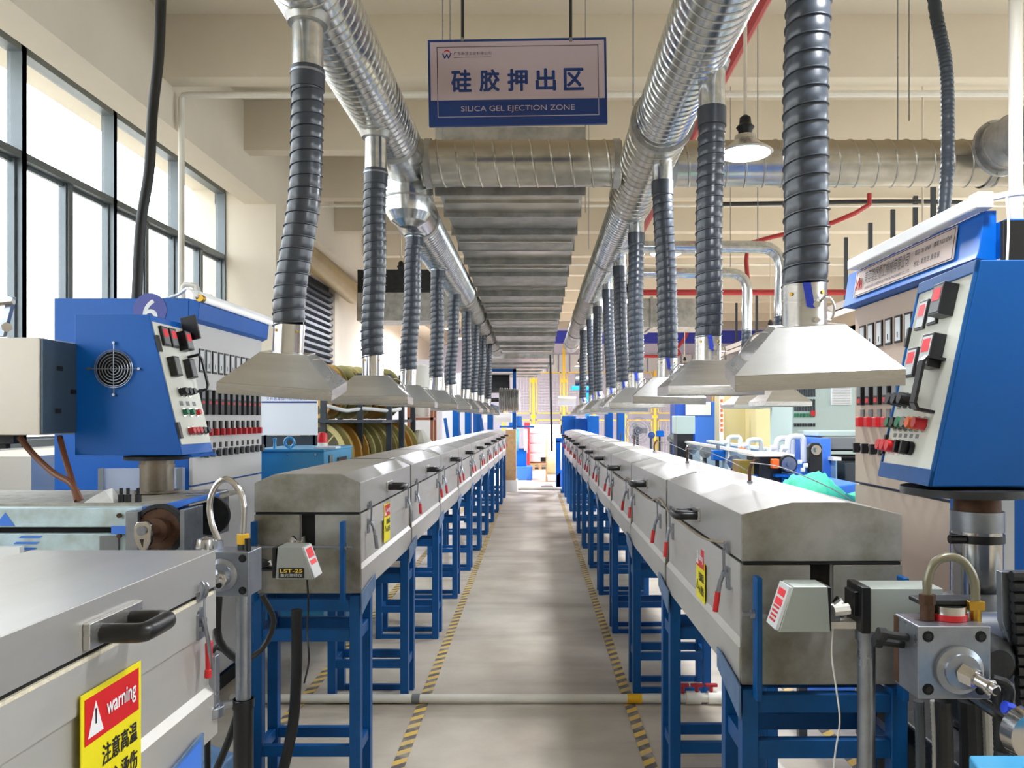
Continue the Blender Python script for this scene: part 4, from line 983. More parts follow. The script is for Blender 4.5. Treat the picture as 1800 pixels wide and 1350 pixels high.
# ---- steel junction box at the far left
jb = thing('steel_junction_box', 'cream steel box with slotted dark side left of the fan control box', 'box', (-2.2, 3.1, 1.53))
MB().box(-2.6, -1.955, 2.98, 3.3, 1.534, 1.913).build('body', mat('warm steel box', (206,198,184), .4, .2, .06, 3), jb, .004)
MB().box(-1.957, -1.945, 2.985, 3.3, 1.54, 1.908).build('side_plate', mat('dark slate side', (70,86,98), .4, .3), jb)
for y, z in ((3.07, 1.79), (3.16, 1.7), (3.06, 1.62), (3.2, 1.62), (3.22, 1.78)): MB().box(-1.946, -1.942, y, y+.035, z, z+.018).build('slot', dark, jb)
for i, pts in enumerate(([at(34, 768, 3.1), at(60, 800, 3.1), at(95, 832, 3.05), at(125, 850, 3.0), at(142, 880, 3.0)], [at(105, 768, 3.2), at(113, 800, 3.15), at(125, 840, 3.05), at(136, 880, 3.0)])):
    tubeobj('brown_cable', ['outer brown cable drooping below the cream steel box', 'inner brown cable hanging straight below the cream steel box'][i], 'cable', pts, .012, brownc, 10, .02)
cl = thing('clamp_arm', 'grey bolted metal arm standing on the cream steel box', 'bracket', at(10, 560, 3.1))
MB().prism([at(-6, 592, 3.1), at(6, 592, 3.1), at(24, 522, 3.1), at(12, 518, 3.1)], (0, .02, 0)).build('arm', iron, cl, .003)
MB().cyl(at(-20, 535, 3.08), at(24, 530, 3.08), .012, None, 8).build('bolt', chrome, cl); MB().cyl(at(12, 575, 3.06), at(12, 575, 3.1), .02, None, 6).build('nut', chrome, cl)
MB().prism([at(-30, 765, 3.1), at(24, 765, 3.1), at(24, 780, 3.1), at(-30, 782, 3.1)], (0, .05, 0)).cyl(at(3, 780, 3.05), at(3, 788, 3.05), .03, None, 10).build('foot', darki, cl)
sill = struct('trim_4', MB().box(-4.1, -3.2, 4.8, 6.4, 0, 1.36), cream)

# ================================================================== LEFT EXTRUDER
le = thing('extruder', 'extruder body in pale blue film with chain sprocket behind the near oven', 'extruder', (-2, 3.1, 0))
MB().box(-3.1, -1.546, 2.9, 3.55, .2, 1.165).build('body', filmb, le, .006)
MB().box(-3.1, -1.53, 2.885, 3.55, 1.19, 1.262).build('top_cover', filmb, le, .004)
MB().box(-3.1, -1.56, 2.92, 3.5, 1.165, 1.19).build('slot', dark, le)
MB().box(-3.05, -1.36, 2.95, 3.5, 1.262, 1.272).build('deck_plate', mat('dusty deck', (176,172,160), .7, .3, .3, 20, bump=.3), le)
MB().box(-1.62, -1.53, 2.878, 2.9, 1.165, 1.195).build('corner_block', brightb, le, .002)
MB().prism([(-2.06, 2.884, 1.195), (-1.985, 2.884, 1.195), (-2.02, 2.884, 1.245)], (0, -.0012, 0)).build('blue_triangle', brightb, le)
fm = MB()
for i in range(3): fm.prism([(-1.97-.02*i, 2.899, 1.155-.022*i), (-1.89-.01*i, 2.899, 1.155-.022*i), (-1.9-.012*i, 2.899, 1.147-.022*i), (-1.98-.02*i, 2.899, 1.147-.022*i)], (0, -.001, 0))
fm.build('film_print', brightb, le)
MB().box(-3.1, -1.95, 2.86, 2.885, .9, 1.12).build('paper', whites, le)
for z in (1.235, 1.158): MB().cyl((-1.59, 2.885, z), (-1.59, 2.875, z), .009, None, 8).build('bolt', rust, le)
MB().box(-1.67, -1.60, 2.89, 2.9, 1.1, 1.155).build('label_patch', greyp, le)
# gear housing
MB().box(-1.546, -1.5, 2.84, 2.88, .95, 1.255).build('bearing_plate', iron, le, .003)
MB().prism([(-1.54, 2.93, 1.26), (-1.36, 2.93, 1.285), (-1.36, 2.93, 1.27), (-1.54, 2.93, 1.2)], (0, .3, 0)).build('guard', brightb, le)
MB().box(-1.345, -1.328, 2.84, 3.0, .95, 1.262).build('bearing_plate', iron, le, .003)
sc_ = Vector((-1.43, 2.86, 1.185))
sp_ = MB(); N = 22
outl = []
for k in range(N*2):
    R = .085 if k % 2 else .076; t = PI*k/N; outl.append(sc_+Vector((R*math.cos(t), 0, R*math.sin(t))))
sp_.prism(outl, (0, .014, 0)); sp_.build('sprocket', rust, le)
for k in range(N):
    t = 2*PI*(k+.5)/N; a = sc_+Vector((.087*math.cos(t), -.006, .087*math.sin(t)))
    T_ = Vector((-math.sin(t), 0, math.cos(t))); Nn = Vector((math.cos(t), 0, math.sin(t)))
    MB().prism([a-T_*.013-Nn*.008, a+T_*.013-Nn*.008, a+T_*.013+Nn*.008, a-T_*.013+Nn*.008], (0, .026, 0)).build('chain_link', darki, le, .002)
MB().cyl(sc_+Vector((0, -.03, 0)), sc_+Vector((0, .2, 0)), .045, None, 24).build('hub', rust, le)
MB().cyl(sc_+Vector((0, -.09, 0)), sc_+Vector((0, 0, 0)), .022, None, 20).build('shaft', chrome, le)
sc2 = Vector((-1.37, 3.15, 1.2))
MB().cyl(sc2, sc2+Vector((0, .02, 0)), .08, None, 28).build('sprocket', darki, le); MB().box(-1.5, -1.39, 3.22, 3.4, 1.1, 1.285).build('gearbox', iron, le, .005)
MB().lathe([(0, -.05), (.035, -.05), (.045, -.02), (.035, .04), (0, .05)], 12, Matrix.Translation((-1.23, 2.8, 1.12))).build('fitting', chrome, le)
MB().cyl((-1.45, 2.85, 1.07), (-1.12, 2.3, 1.1), .045, None, 20).build('barrel', iron, le)
wr_ = thing('ratchet_wrench', 'chrome ratchet wrench head hanging on the sprocket shaft', 'wrench', sc_+Vector((0, -.09, 0)))
rc0 = sc_+Vector((-.012, -.1, .01))
MB().prism([rc0+Vector((x_, 0, z_)) for x_, z_ in ((-.03, .012), (-.02, .032), (.015, .034), (.032, .02), (.03, -.04), (.012, -.075), (-.006, -.078), (-.022, -.05), (-.032, -.02))], (0, .022, 0)).build('head', chrome, wr_, .004)
MB().cyl(rc0+Vector((0, -.008, 0)), rc0+Vector((0, 0, 0)), .017, None, 20).build('drive_button', iron, wr_)
MB().prism([rc0+Vector((x_, -.002, z_)) for x_, z_ in ((-.008, -.03), (.006, -.03), (.002, -.06))], (0, .003, 0)).build('switch', darki, wr_)
for i, px in enumerate((213, 225, 243)):
    a = at(px, 879, 3.0); a.z = 1.272
    t = thing('allen_bolt', 'black socket bolt standing on the deck, %s of three' % ['left', 'middle', 'right'][i], 'bolt', a, group='bolts on the left extruder deck')
    MB().cyl(a, a+Vector((0, 0, .03)), .012, None, 10).cyl(a+Vector((0, 0, .03)), a+Vector((0, 0, .055)), .007, None, 10).build('bolt', blackp, t)
bg_ = at(172, 884, 2.98); bg_.z = 1.272
t = thing('plastic_bag', 'crumpled clear plastic bag on the left extruder deck', 'bag', bg_)
mb = MB(); random.seed(3)
pts = [(-.055, .0, 0), (.06, 0, 0), (.07, .05, 0), (-.03, .06, 0), (-.03, .02, .022), (.01, .03, .045), (.045, .02, .055), (.05, .045, .03)]
mb.add([bg_+Vector(p) for p in pts], [(0,1,5,4), (1,2,7,6), (1,6,5), (4,5,3), (5,6,7), (5,7,3), (0,4,3), (7,2,3), (0,3,2,1)]); mb.build('sheet', mat('grey translucent film', (206,206,204), .2, 0, .15, 20), t, ang=10)
sh = thing('plastic_pocket', 'clear plastic pocket hanging behind the left column', 'pocket', at(248, 850, 4.12))
MB().prism([at(172, 892, 4.12), at(320, 892, 4.12), at(320, 822, 4.12), at(175, 824, 4.12)], (0, .035, 0)).build('pocket', film, sh)
for a_, b_ in ((172, 182), (310, 320)): MB().prism([at(a_, 892, 4.11), at(b_, 892, 4.11), at(b_, 822, 4.11), at(a_, 824, 4.11)], (0, .004, 0)).build('edge_strip', greyp, sh)
MB().prism([at(172, 892, 4.11), at(320, 892, 4.11), at(320, 886, 4.11), at(172, 886, 4.11)], (0, .006, 0)).build('edge_strip', greyp, sh)

# ---- left extrusion head on its stand
def head_block(lab, c, s, nz, cx, mir):
    """c = centre of front face, s = side"""
    t = thing('extrusion_head', lab, 'die head', (c.x, c.y, c.z))
    MB().box(c.x-s/2, c.x+s/2, c.y, c.y+.1, c.z-s/2, c.z+s/2).build('block', iron, t, .003)
    for a in (-.36, .36):
        for b in (-.36, .36):
            p = c+Vector((a*s, -.001, b*s)); MB().cyl(p, p+Vector((0, .001, 0)), .011, None, 16).build('bolt_hole', dark, t)
            MB().cyl(p+Vector((0, -.0005, 0)), p+Vector((0, -.002, 0)), .006, None, 6).build('socket_screw', darki, t)
    nc = c+Vector(nz); M = Matrix.Translation(nc) @ Matrix.Rotation(PI/2, 4, 'X')
    MB().lathe([(0, 0), (.046, 0), (.046, .01), (.034, .016), (.034, .022), (.02, .024), (0, .024)], 32, M).build('die_ring', iron, t)
    MB().cyl(nc+Vector((0, -.02, 0)), nc+Vector((.012, -.045, -.005)), .02, .019, 6).build('hex_nut', chrome, t)
    MB().cyl(nc+Vector((.012, -.045, -.005)), nc+Vector((.026, -.085, -.012)), .013, .0105, 18).cyl(nc+Vector((.02, -.07, -.009)), nc+Vector((.022, -.075, -.01)), .015, None, 18).build('nozzle', chrome, t)
    p = nc+Vector((.026, -.085, -.012)); MB().cyl(p, p+Vector((.0003, -.001, 0)), .008, None, 16).build('bore', dark, t)
    return t
hc = at(402, 1010, 2.15); hl_ = head_block('square steel extrusion head with nozzle beside the near oven', Vector((-.887, 2.15, 1.162)), .125, (-.012, 0, 0), 0, 1)
MB().cyl((-.86, 2.2, 1.225), (-.86, 2.2, 1.24), .016, None, 6).build('fitting', darki, hl_); MB().cyl((-.86, 2.2, 1.24), (-.86, 2.2, 1.268), .018, None, 6).build('yellow_nut', yellowp, hl_, label='yellow hose nut')
MB().cyl((-.93, 2.2, 1.225), (-.93, 2.2, 1.25), .014, None, 6).build('fitting', iron, hl_)
MB().cyl((-.825-.01, 2.17, 1.22), (-.835, 2.17, 1.26), .009, None, 10).build('cap_screw', blackp, hl_)
MB().sweep(spline([(-.93, 2.2, 1.25), (-.95, 2.2, 1.3), (-.955, 2.2, 1.36), (-.935, 2.2, 1.41), (-.905, 2.2, 1.425), (-.875, 2.2, 1.4), (-.858, 2.2, 1.35), (-.86, 2.2, 1.268)], .006), lambda s, t: .0085+(.0006 if (s*160+t) % 1 < .5 else 0), 10).build('braided_hose', chrome, hl_, ang=60)
MB().cyl((-1.12, 2.28, 1.13), (-.95, 2.21, 1.15), .04, None, 20).build('neck', darki, hl_)
jl = thing('jack_post', 'steel jack post in black sleeve beside the near left oven', 'post', (-.855, 2.19, 0))
MB().cyl((-.855, 2.19, .78), (-.855, 2.19, 1.098), .021, None, 18).build('post', iron, jl)
MB().cyl((-.855, 2.19, .03), (-.855, 2.19, .8), .027, None, 18).cyl((-.855, 2.19, .775), (-.855, 2.19, .8), .03, None, 18).build('sleeve', blackp, jl)
MB().cyl((-.855, 2.19, 0), (-.855, 2.19, .03), .09, None, 18).build('foot', blackp, jl)
MB().cyl((-.855-.026, 2.18, .79), (-.92, 2.16, .79), .012, None, 8).cyl((-.91, 2.16, .79), (-.945, 2.15, .79), .02, None, 6).build('lock_screw', iron, jl)

# ---- laser gauges
def gauge_head(lab, pts, y0, dep, panel, prm):
    pass
g = thing('laser_gauge', 'grey laser gauge head with yellow lettering and red display, left row', 'gauge', (-.88, 2.8, 1.02))
dG = 2.78
P_ = [at(488, 961, dG), at(531, 962, dG), at(551, 1019, dG), at(484, 1019, dG)]
MB().prism(P_, (0, .1, 0)).build('housing', mat('grey instrument housing', (156,160,156), .4, .3, .08, 8), g, .003)
A_, B_ = P_[2]+Vector((.0005, .006, .004)), P_[1]+Vector((.0005, .006, -.004))
uu = Vector((0, 1, 0)); vv = (B_-A_).normalized(); nn = uu.cross(vv); hgt = (B_-A_).length
MB().prism([A_, A_+uu*.09, A_+uu*.09+vv*hgt, A_+vv*hgt], nn*.004).build('control_panel', glassy, g)
quad(A_, uu, vv, .012, .078, hgt*.62, hgt*.93, .004, .001).build('display', dispr, g)
quad(A_, uu, vv, .012, .078, hgt*.4, hgt*.55, .004, .001).build('display', dispr, g)
MB().box(P_[3].x-.014, P_[3].x, dG+.005, dG+.095, P_[3].z+.004, P_[0].z-.004).build('sensor_face', blackp, g, .003)
lo_ = at(490, 1016, dG); tb = quad(lo_, (1, 0, 0), (0, 0, 1), 0, .093, 0, .036, .0005, .0008); tb.build('name_plate', blackp, g)
text('LST-25', lo_+Vector((.006, -.002, .02)), (1, 0, 0), (0, 0, 1), .08, .012, mat('yellow lettering', (240,206,40), .5), g, bold=.02)
text('激光测径仪', lo_+Vector((.006, -.002, .004)), (1, 0, 0), (0, 0, 1), .08, .012, glassy, g)
MB().cyl(at(452, 1000, dG+.06), at(484, 1000, dG+.06), .008, None, 10).cyl(at(455, 990, dG+.05), at(478, 990, dG+.05), .02, .01, 10).build('mounting_arm', darki, g)
MB().prism([at(458, 992, dG+.04), at(462, 985, dG+.04), at(468, 989, dG+.04), at(476, 984, dG+.04), at(478, 994, dG+.04)], (0, .02, 0)).build('tab', whitep, g)
MB().sweep(spline([at(540, 1019, dG+.05), at(542, 1060, dG+.05), at(540, 1110, dG+.05), at(543, 1160, dG+.05), at(535, 1200, dG+.3)], .02), .004, 6).build('lead', cable, g)
g2 = thing('laser_gauge', 'grey two-part laser gauge on a steel post at the right oven mouth', 'gauge', (.8, 1.85, 0))
dG = 1.85; gm = mat('grey green instrument housing', (170,178,172), .38, .3, .06, 8)
P_ = [at(1394, 1031, dG), at(1455, 1031, dG), at(1460, 1112, dG), at(1369, 1112, dG)]
MB().prism(P_, (0, .08, 0)).build('display_unit', gm, g2, .003)
A_, B_ = P_[3]+Vector((-.0005, .076, .004)), P_[0]+Vector((-.0005, .076, -.004)); uu = Vector((0, -1, 0)); vv = (B_-A_).normalized(); nn = uu.cross(vv); hgt = (B_-A_).length
MB().prism([A_, A_+uu*.074, A_+uu*.074+vv*hgt, A_+vv*hgt], nn*.008).build('control_panel', glassy, g2)
for b in (.72, .5): quad(A_, uu, vv, .012, .062, hgt*b, hgt*(b+.16), .008, .001).build('display', dispr, g2)
for b in (.12, .22, .32, .42): quad(A_, uu, vv, .012, .055, hgt*b, hgt*(b+.05), .008, .001).build('legend', redprint, g2)
MB().box(P_[1].x-.001, P_[1].x+.01, dG+.002, dG+.078, P_[2].z+.002, P_[1].z-.002).build('sensor_face', blackp, g2, .003)
a, b = at(1530, 1034, dG), at(1658, 1112, dG)
MB().box(a.x, b.x, dG, dG+.09, b.z, a.z).build('laser_unit', gm, g2, .003)
MB().box(a.x-.022, a.x+.001, dG-.003, dG+.092, b.z-.003, a.z+.003).build('end_cap', blackp, g2, .004)
MB().box(a.x-.034, a.x-.02, dG+.015, dG+.075, b.z+.035, a.z-.012).build('lens_mount', blackp, g2, .003)
quad(at(1624, 1072, dG), (1, 0, 0), (0, 0, 1), 0, .03, 0, .03, .0006, .0006).build('green_label', mat('pale green label', (190,224,200), .5), g2)
quad(at(1624, 1072, dG), (1, 0, 0), (0, 0, 1), 0, .03, .02, .03, .0012, .0006).build('label_header', greenp, g2)
MB().box(a.x-.1, a.x+.02, dG+.03, dG+.07, b.z-.0, b.z+.018).build('slide_rail', whitep, g2, .002)
MB().box(a.x-.095, a.x-.06, dG+.03, dG+.07, b.z+.018, b.z+.05).build('roller_mount', iron, g2, .003)
MB().cyl((a.x-.078, dG+.03, b.z+.045), (a.x-.04, dG+.03, b.z+.05), .014, None, 8).build('roller', whitep, g2)
px_ = at(1538, 1115, dG).x
MB().cyl((px_, dG+.05, .02), (px_, dG+.05, b.z), .0215, None, 20).cyl((px_, dG+.05, b.z-.03), (px_, dG+.05, b.z), .027, None, 20).build('post', iron, g2)
MB().cyl((px_, dG+.05, 0), (px_, dG+.05, .02), .09, None, 20).build('foot', iron, g2)
tubeobj('silicone_thread', 'thin white extruded thread hanging below the right laser gauge', 'thread', [at(1465, 1098, 1.9), at(1462, 1150, 1.9), at(1470, 1210, 1.9), at(1476, 1270, 1.9), at(1466, 1350, 1.9), at(1468, 1500, 1.9)], .0022, whitep, 6, .02)

# ---- right extrusion head and machine
rh = head_block('square steel extrusion head with projecting nozzle at lower right', Vector((.803, 1.5, 1.122)), .143, (.006, 0, -.012), 0, 1)
MB().box(.731, .736, 1.58, 1.602, 1.055, 1.19).build('spacer', rust, rh)
for q in ((.731, 1.56, 1.14), (.731, 1.54, 1.16)): MB().cyl(q, Vector(q)+Vector((-.045, 0, .006)), .008, None, 10).cyl(Vector(q)+Vector((-.045, 0, .006)), Vector(q)+Vector((-.06, 0, .008)), .013, None, 10).build('cap_screw', darki, rh)
MB().cyl((.775, 1.55, 1.194), (.775, 1.55, 1.225), .014, None, 12).cyl((.775, 1.55, 1.225), (.775, 1.55, 1.245), .016, None, 6).build('fitting', rust, rh)
MB().cyl((.872, 1.55, 1.19), (.872, 1.55, 1.215), .011, None, 10).build('fitting', goldp, rh); MB().box(.855, .887, 1.54, 1.56, 1.213, 1.232).build('clip', goldp, rh, .002, label='brass coloured hose clip')
MB().sweep(spline([(.775, 1.55, 1.24), (.776, 1.55, 1.275), (.79, 1.55, 1.308), (.82, 1.55, 1.32), (.85, 1.55, 1.308), (.87, 1.55, 1.27), (.872, 1.55, 1.215)], .008), lambda s, t: .0085+(.0006 if (s*200) % 1 < .5 else 0), 10).build('braided_hose', mat('olive grey hose', (128,124,104), .35, .4), rh, ang=60)
MB().cyl((.822, 1.56, 1.194), (.822, 1.56, 1.206), .036, None, 24).build('seal_ring', redp, rh); MB().cyl((.822, 1.56, 1.204), (.822, 1.56, 1.222), .034, None, 24).build('cap', chrome, rh); MB().box(.76, .89, 1.55, 1.6, 1.222, 1.232).build('clamp_plate', darki, rh, .003)
MB().sweep(spline([(.86, 1.47, 1.1), (.885, 1.46, 1.09), (.882, 1.46, 1.05)], .01), .01, 10).build('hose_tail', darki, rh); MB().cyl((.87, 1.45, 1.055), (.885, 1.45, 1.05), .012, None, 10).build('push_fitting', mat('blue push fitting', (50,80,220), .35), rh)
re = thing('extruder', 'dark oily extruder with chain guard at the right edge', 'extruder', (1.2, 1.7, 0))
MB().lathe([(0, -.03), (.03, -.03), (.05, -.01), (.055, .05), (.055, .2), (0, .2)], 28, Matrix.Translation((.945, 1.62, 1.09)) @ Matrix.Rotation(-PI/2, 4, 'X')).build('barrel_end', darki, re)
MB().cyl((.84, 1.7, 1.12), (1.05, 1.7, 1.12), .05, None, 20).build('barrel', iron, re)
MB().lathe([(0, 0), (.1, 0), (.12, .03), (.12, .4), (0, .4)], 28, Matrix.Translation((1.16, 1.75, 1.0)) @ Matrix.Rotation(-PI/2, 4, 'X')).build('gear_housing', darki, re)
MB().box(1.02, 1.45, 1.7, 2.45, 0, .745).build('base', darki, re, .01)
MB().box(1.02, 1.9, 1.72, 2.02, .84, 1.14).build('body', darki, re, .02)
MB().prism([(.966, 1.62, 1.276), (1.4, 1.62, 1.276), (1.4, 1.62, .9), (1.0, 1.62, .9), (.99, 1.62, 1.1), (.968, 1.62, 1.17)], (0, .02, 0)).build('chain_guard', iron, re, .002)
for k in range(16):
    zz = 1.27-.022*k; MB().cyl((.978+.0012*k, 1.605, zz), (1.03+.0012*k, 1.605, zz), .011, None, 8).build('chain_link', darki, re)
MB().cyl((.893, 1.42, 1.02), (.893, 1.39, 1.02), .05, .046, 24).cyl((.893, 1.6, 1.02), (.893, 1.42, 1.02), .012, None, 10).build('hand_wheel', chrome, re)
for i, (px, dd, m_, w_) in enumerate([(1615, 1.58, cgrey, .0105), (1643, 1.6, galvd, .009), (1658, 1.57, blackp, .016), (1706, 1.6, darki, .024), (1733, 1.58, galvd, .0105)]):
    a = at(px, 1232, dd)
    tubeobj('drop_conduit', 'conduit hanging under the right extrusion head, %s of five' % ['first from left', 'second from left', 'third from left', 'fourth from left', 'last'][i], 'conduit', [a, a+Vector((.004, 0, -.12)), a+Vector((.01, .02, -.3)), a+Vector((.0, .05, -.6))], w_, m_, 10, .005 if m_ in (cgrey, galvd) else .04, 'conduits under the right extrusion head', ridge=.01 if m_ in (cgrey, galvd) else None)
tt = thing('blue_tool_table', 'bright blue table top corner at the bottom right', 'table', (1.0, 1.25, 0))
MB().prism([(.7, 1.22, 1.03), (1.3, 1.22, 1.03), (1.3, 1.3, 1.03), (.72, 1.3, 1.03)], (0, 0, -.03)).build('top', skyb, tt, .004)
for x in (.75, 1.2): MB().box(x, x+.03, 1.24, 1.27, 0, 1.005).build('leg', skyb, tt)
bp_ = tag(MB().box(1.25, 1.29, 2.3, 2.36, .1, 1.6).build('blue_post', blue), 'blue upright strip right of the polished steel column', 'post')
tag(MB().box(1.34, 1.46, 2.38, 2.46, .1, 1.45).build('white_pipe_casing', whites), 'white casing below the big blue control box at right edge', 'casing')

# ================================================================== NEAR LEFT OVEN
fo = make_oven(1.2, .43, 1, chL=.1, chR=.0001, top=1.292, edge=1.2915, name='curing_oven', flat=True)
fo.location = (-.765, .6, 0); fo['label'] = 'large near stainless oven at lower left with black handle and warning sign'
for c in fo.children:
    if c.name.split('.')[0] in ('handle', 'handle_plate'): bpy.data.objects.remove(c)
xw = -.765
MB().box(xw, xw+.012, 1.275, 1.445, 1.213, 1.258).build('handle_plate', hoodm, fo, .002)
hp = spline([(xw+.01, 1.315, 1.232), (xw+.06, 1.315, 1.232), (xw+.075, 1.319, 1.232), (xw+.08, 1.33, 1.232), (xw+.08, 1.39, 1.232), (xw+.075, 1.402, 1.232), (xw+.06, 1.406, 1.232), (xw+.01, 1.406, 1.232)], .005)
MB().sweep(hp, .0168, 18).build('handle', blackp, fo)
MB().box(xw-.01, xw+.0015, .62, 1.78, 1.193, 1.2).build('gasket', gasket, fo)
def lat(y):
    c = MB(); c.box(xw, xw+.006, y-.02, y+.02, 1.195, 1.215); c.sweep(spline([(xw+.006, y-.012, 1.2), (xw+.012, y-.01, 1.225), (xw+.006, y-.006, 1.235)], .004), .005, 8); c.sweep(spline([(xw+.006, y+.012, 1.2), (xw+.012, y+.012, 1.218), (xw+.006, y+.016, 1.228)], .004), .005, 8); c.build('catch', iron, fo)
    b = MB(); b.prism([(xw, y-.018, 1.11), (xw, y+.018, 1.11), (xw, y+.018, 1.165), (xw, y, 1.18), (xw, y-.018, 1.165)], (.006, 0, 0)); b.cyl((xw+.006, y-.014, 1.135), (xw+.014, y-.014, 1.135), .007, None, 8); b.cyl((xw+.006, y, 1.15), (xw+.014, y, 1.15), .007, None, 8)
    b.sweep([(xw+.016, y-.012, 1.15), (xw+.016, y-.012, 1.2)], .003, 6)
    l = b.build('latch', iron, fo)
    MB().sweep(spline([(xw+.015, y-.014, 1.16), (xw+.02, y-.012, 1.13), (xw+.022, y-.002, 1.09), (xw+.02, y+.01, 1.035)], .01), .0045, 8).build('lever', iron, l)
    MB().prism([(xw+.012, y-.004, 1.1), (xw+.012, y+.02, 1.1), (xw+.012, y+.016, 1.03), (xw+.012, y+.0, 1.03)], (.01, 0, 0)).sweep([(xw+.017, y+.004, 1.04), (xw+.017, y+.002, 1.02)], .008, 8).build('lever_grip', redp, l, .003)
lat(1.71); lat(.8)
# hinge block at the far end
MB().box(xw-.02, xw+.008, 1.775, 1.8, .93, 1.05).cyl((xw-.01, 1.79, .905), (xw-.01, 1.79, .93), .03, None, 16).build('end_hinge', iron, fo, .003)
sticker('large yellow and red hot surface warning sign on the near oven side', 1, -.7605, 1.26, 1.448, .885, 1.143)
fs = dup(sl, loc=(-.765, 1.45, 0), label='blue stand under the near left oven, closest to the camera'); fs['group'] = 'blue stands under the left ovens'
fs2 = thing('oven_bracket', 'bright blue bracket plate below the near oven side', 'bracket', (-.75, 1.6, .8))
MB().prism([(-.76, 1.42, .868), (-.76, 1.42, .6), (-.76, 1.46, .6), (-.76, 1.46, .8), (-.76, 1.64, .82), (-.76, 1.64, .6), (-.76, 1.68, .6), (-.76, 1.68, .895)], (.012, 0, 0)).build('plate', brightb, fs2)
# loose black cables near the left extrusion head
for i, pts in enumerate(([(-.93, 2.2, 1.1), (-.95, 2.25, .95), (-.9, 2.3, .85), (-.92, 2.3, .7), (-1.0, 2.3, .5), (-1.1, 2.3, .3)], [(-.88, 2.4, 1.05), (-.86, 2.45, .95), (-.9, 2.45, .86), (-.95, 2.4, .84), (-1.0, 2.35, .9), (-1.02, 2.34, .8), (-1.02, 2.34, .4), (-1.02, 2.4, .01)], [(-.98, 3.05, .84), (-.98, 3.05, .6), (-1.0, 3.05, .35), (-1.06, 3.0, .12), (-1.2, 3.0, .03)])):
    tubeobj('power_cable', ['black cable looping down behind the jack post', 'short black cable bend beside the extrusion head', 'thick black cable falling inside the first left stand'][i], 'cable', pts, (.011, .009, .021)[i], cable, 12, .03)
lb_ = tag(MB().prism([(-1.6, 2.6, 0), (-1.08, 2.6, 0), (-1.14, 2.6, .36), (-1.6, 2.6, .52)], (0, .25, 0)).build('machine_base', stand_e, bevel=.01), 'worn blue machine base low behind the jack post', 'base')

# ================================================================== LIGHT BLUE MACHINE, BOARD, REEL RACK (left, middle distance)
pm = thing('pump_cabinet', 'light blue machine cabinet with eyebolts behind the left ovens', 'cabinet', (-1.8, 5.9, 0))
MB().box(-2.1, -1.57, 5.5, 6.3, 0, 1.36).build('body', skyb, pm, .006)
MB().box(-2.1, -1.565, 5.49, 6.3, 1.36, 1.378).build('top', skyb, pm, .004)
for px in (483,): MB().lathe([(.0, 0), (.018, 0), (.012, .02), (.01, .05), (.014, .075), (0, .08)], 12, Matrix.Translation((at(px, 780, 5.6).x, 5.6, 1.378))).build('bolt', skyb, pm)
ec = Vector((at(509, 775, 5.6).x, 5.6, 1.378+.045)); mb = MB(); ring(mb, ec, .034, .011, 20); mb.cyl(ec-Vector((0, 0, .045)), ec-Vector((0, 0, .03)), .016, None, 10); mb.build('eyebolt', skyb, pm)
MB().box(-1.566, -1.562, 5.62, 5.7, 1.15, 1.33).build('label_plate', greyp, pm); MB().box(-1.566, -1.56, 5.85, 6.1, 1.1, 1.3).build('window', blackp, pm)
for px in (506, 555): MB().cyl((at(px, 798, 5.49).x, 5.485, 1.34), (at(px, 798, 5.49).x, 5.49, 1.34), .007, None, 8).build('screw', chrome, pm)
be = at(567, 780, 5.7); be.z = 1.378
bk = thing('warning_beacon', 'red warning beacon on the light blue machine cabinet', 'beacon', be)
MB().cyl(be, be+Vector((0, 0, .04)), .036, None, 20).build('base', whitep, bk); MB().lathe([(.036, .04), (.036, .09), (.03, .112), (0, .118)], 20, Matrix.Translation(be)).build('lens', beacon, bk)
nb = at(572, 782, 5.6); nb.z = 1.378
tag(MB().box(nb.x-.07, nb.x+.09, 5.55, 5.68, 1.379, 1.394).build('notebook', whites, bevel=.002), 'white pad lying on the light blue machine cabinet', 'pad')
db_ = thing('document_board', 'white document board with blue header behind the light blue machine', 'board', (-1.95, 6.5, 0))
o = at(458, 765, 6.5); W = 99*6.5/1350; Hh = 68*6.5/1350+.04
MB().box(o.x, o.x+W, 6.5, 6.53, o.z, o.z+Hh).build('board', whites, db_, .003)
quad(o, (1, 0, 0), (0, 0, 1), .0, W, Hh*.74, Hh*.78, .0005).build('header_line', signb, db_)
text('文件表单操作规范检查表', o+Vector((W*.1, 0, Hh*.8)), (1, 0, 0), (0, 0, 1), W*.72, Hh*.08, purple, db_, bold=.005)
for x in (o.x+.02, o.x+W-.04): MB().box(x, x+.02, 6.52, 6.54, 0, o.z+.05).build('leg', cgrey, db_)
MB().box(o.x, o.x+W, 6.52, 6.54, 1.45-.12, 1.45).build('shelf', cgrey, db_)
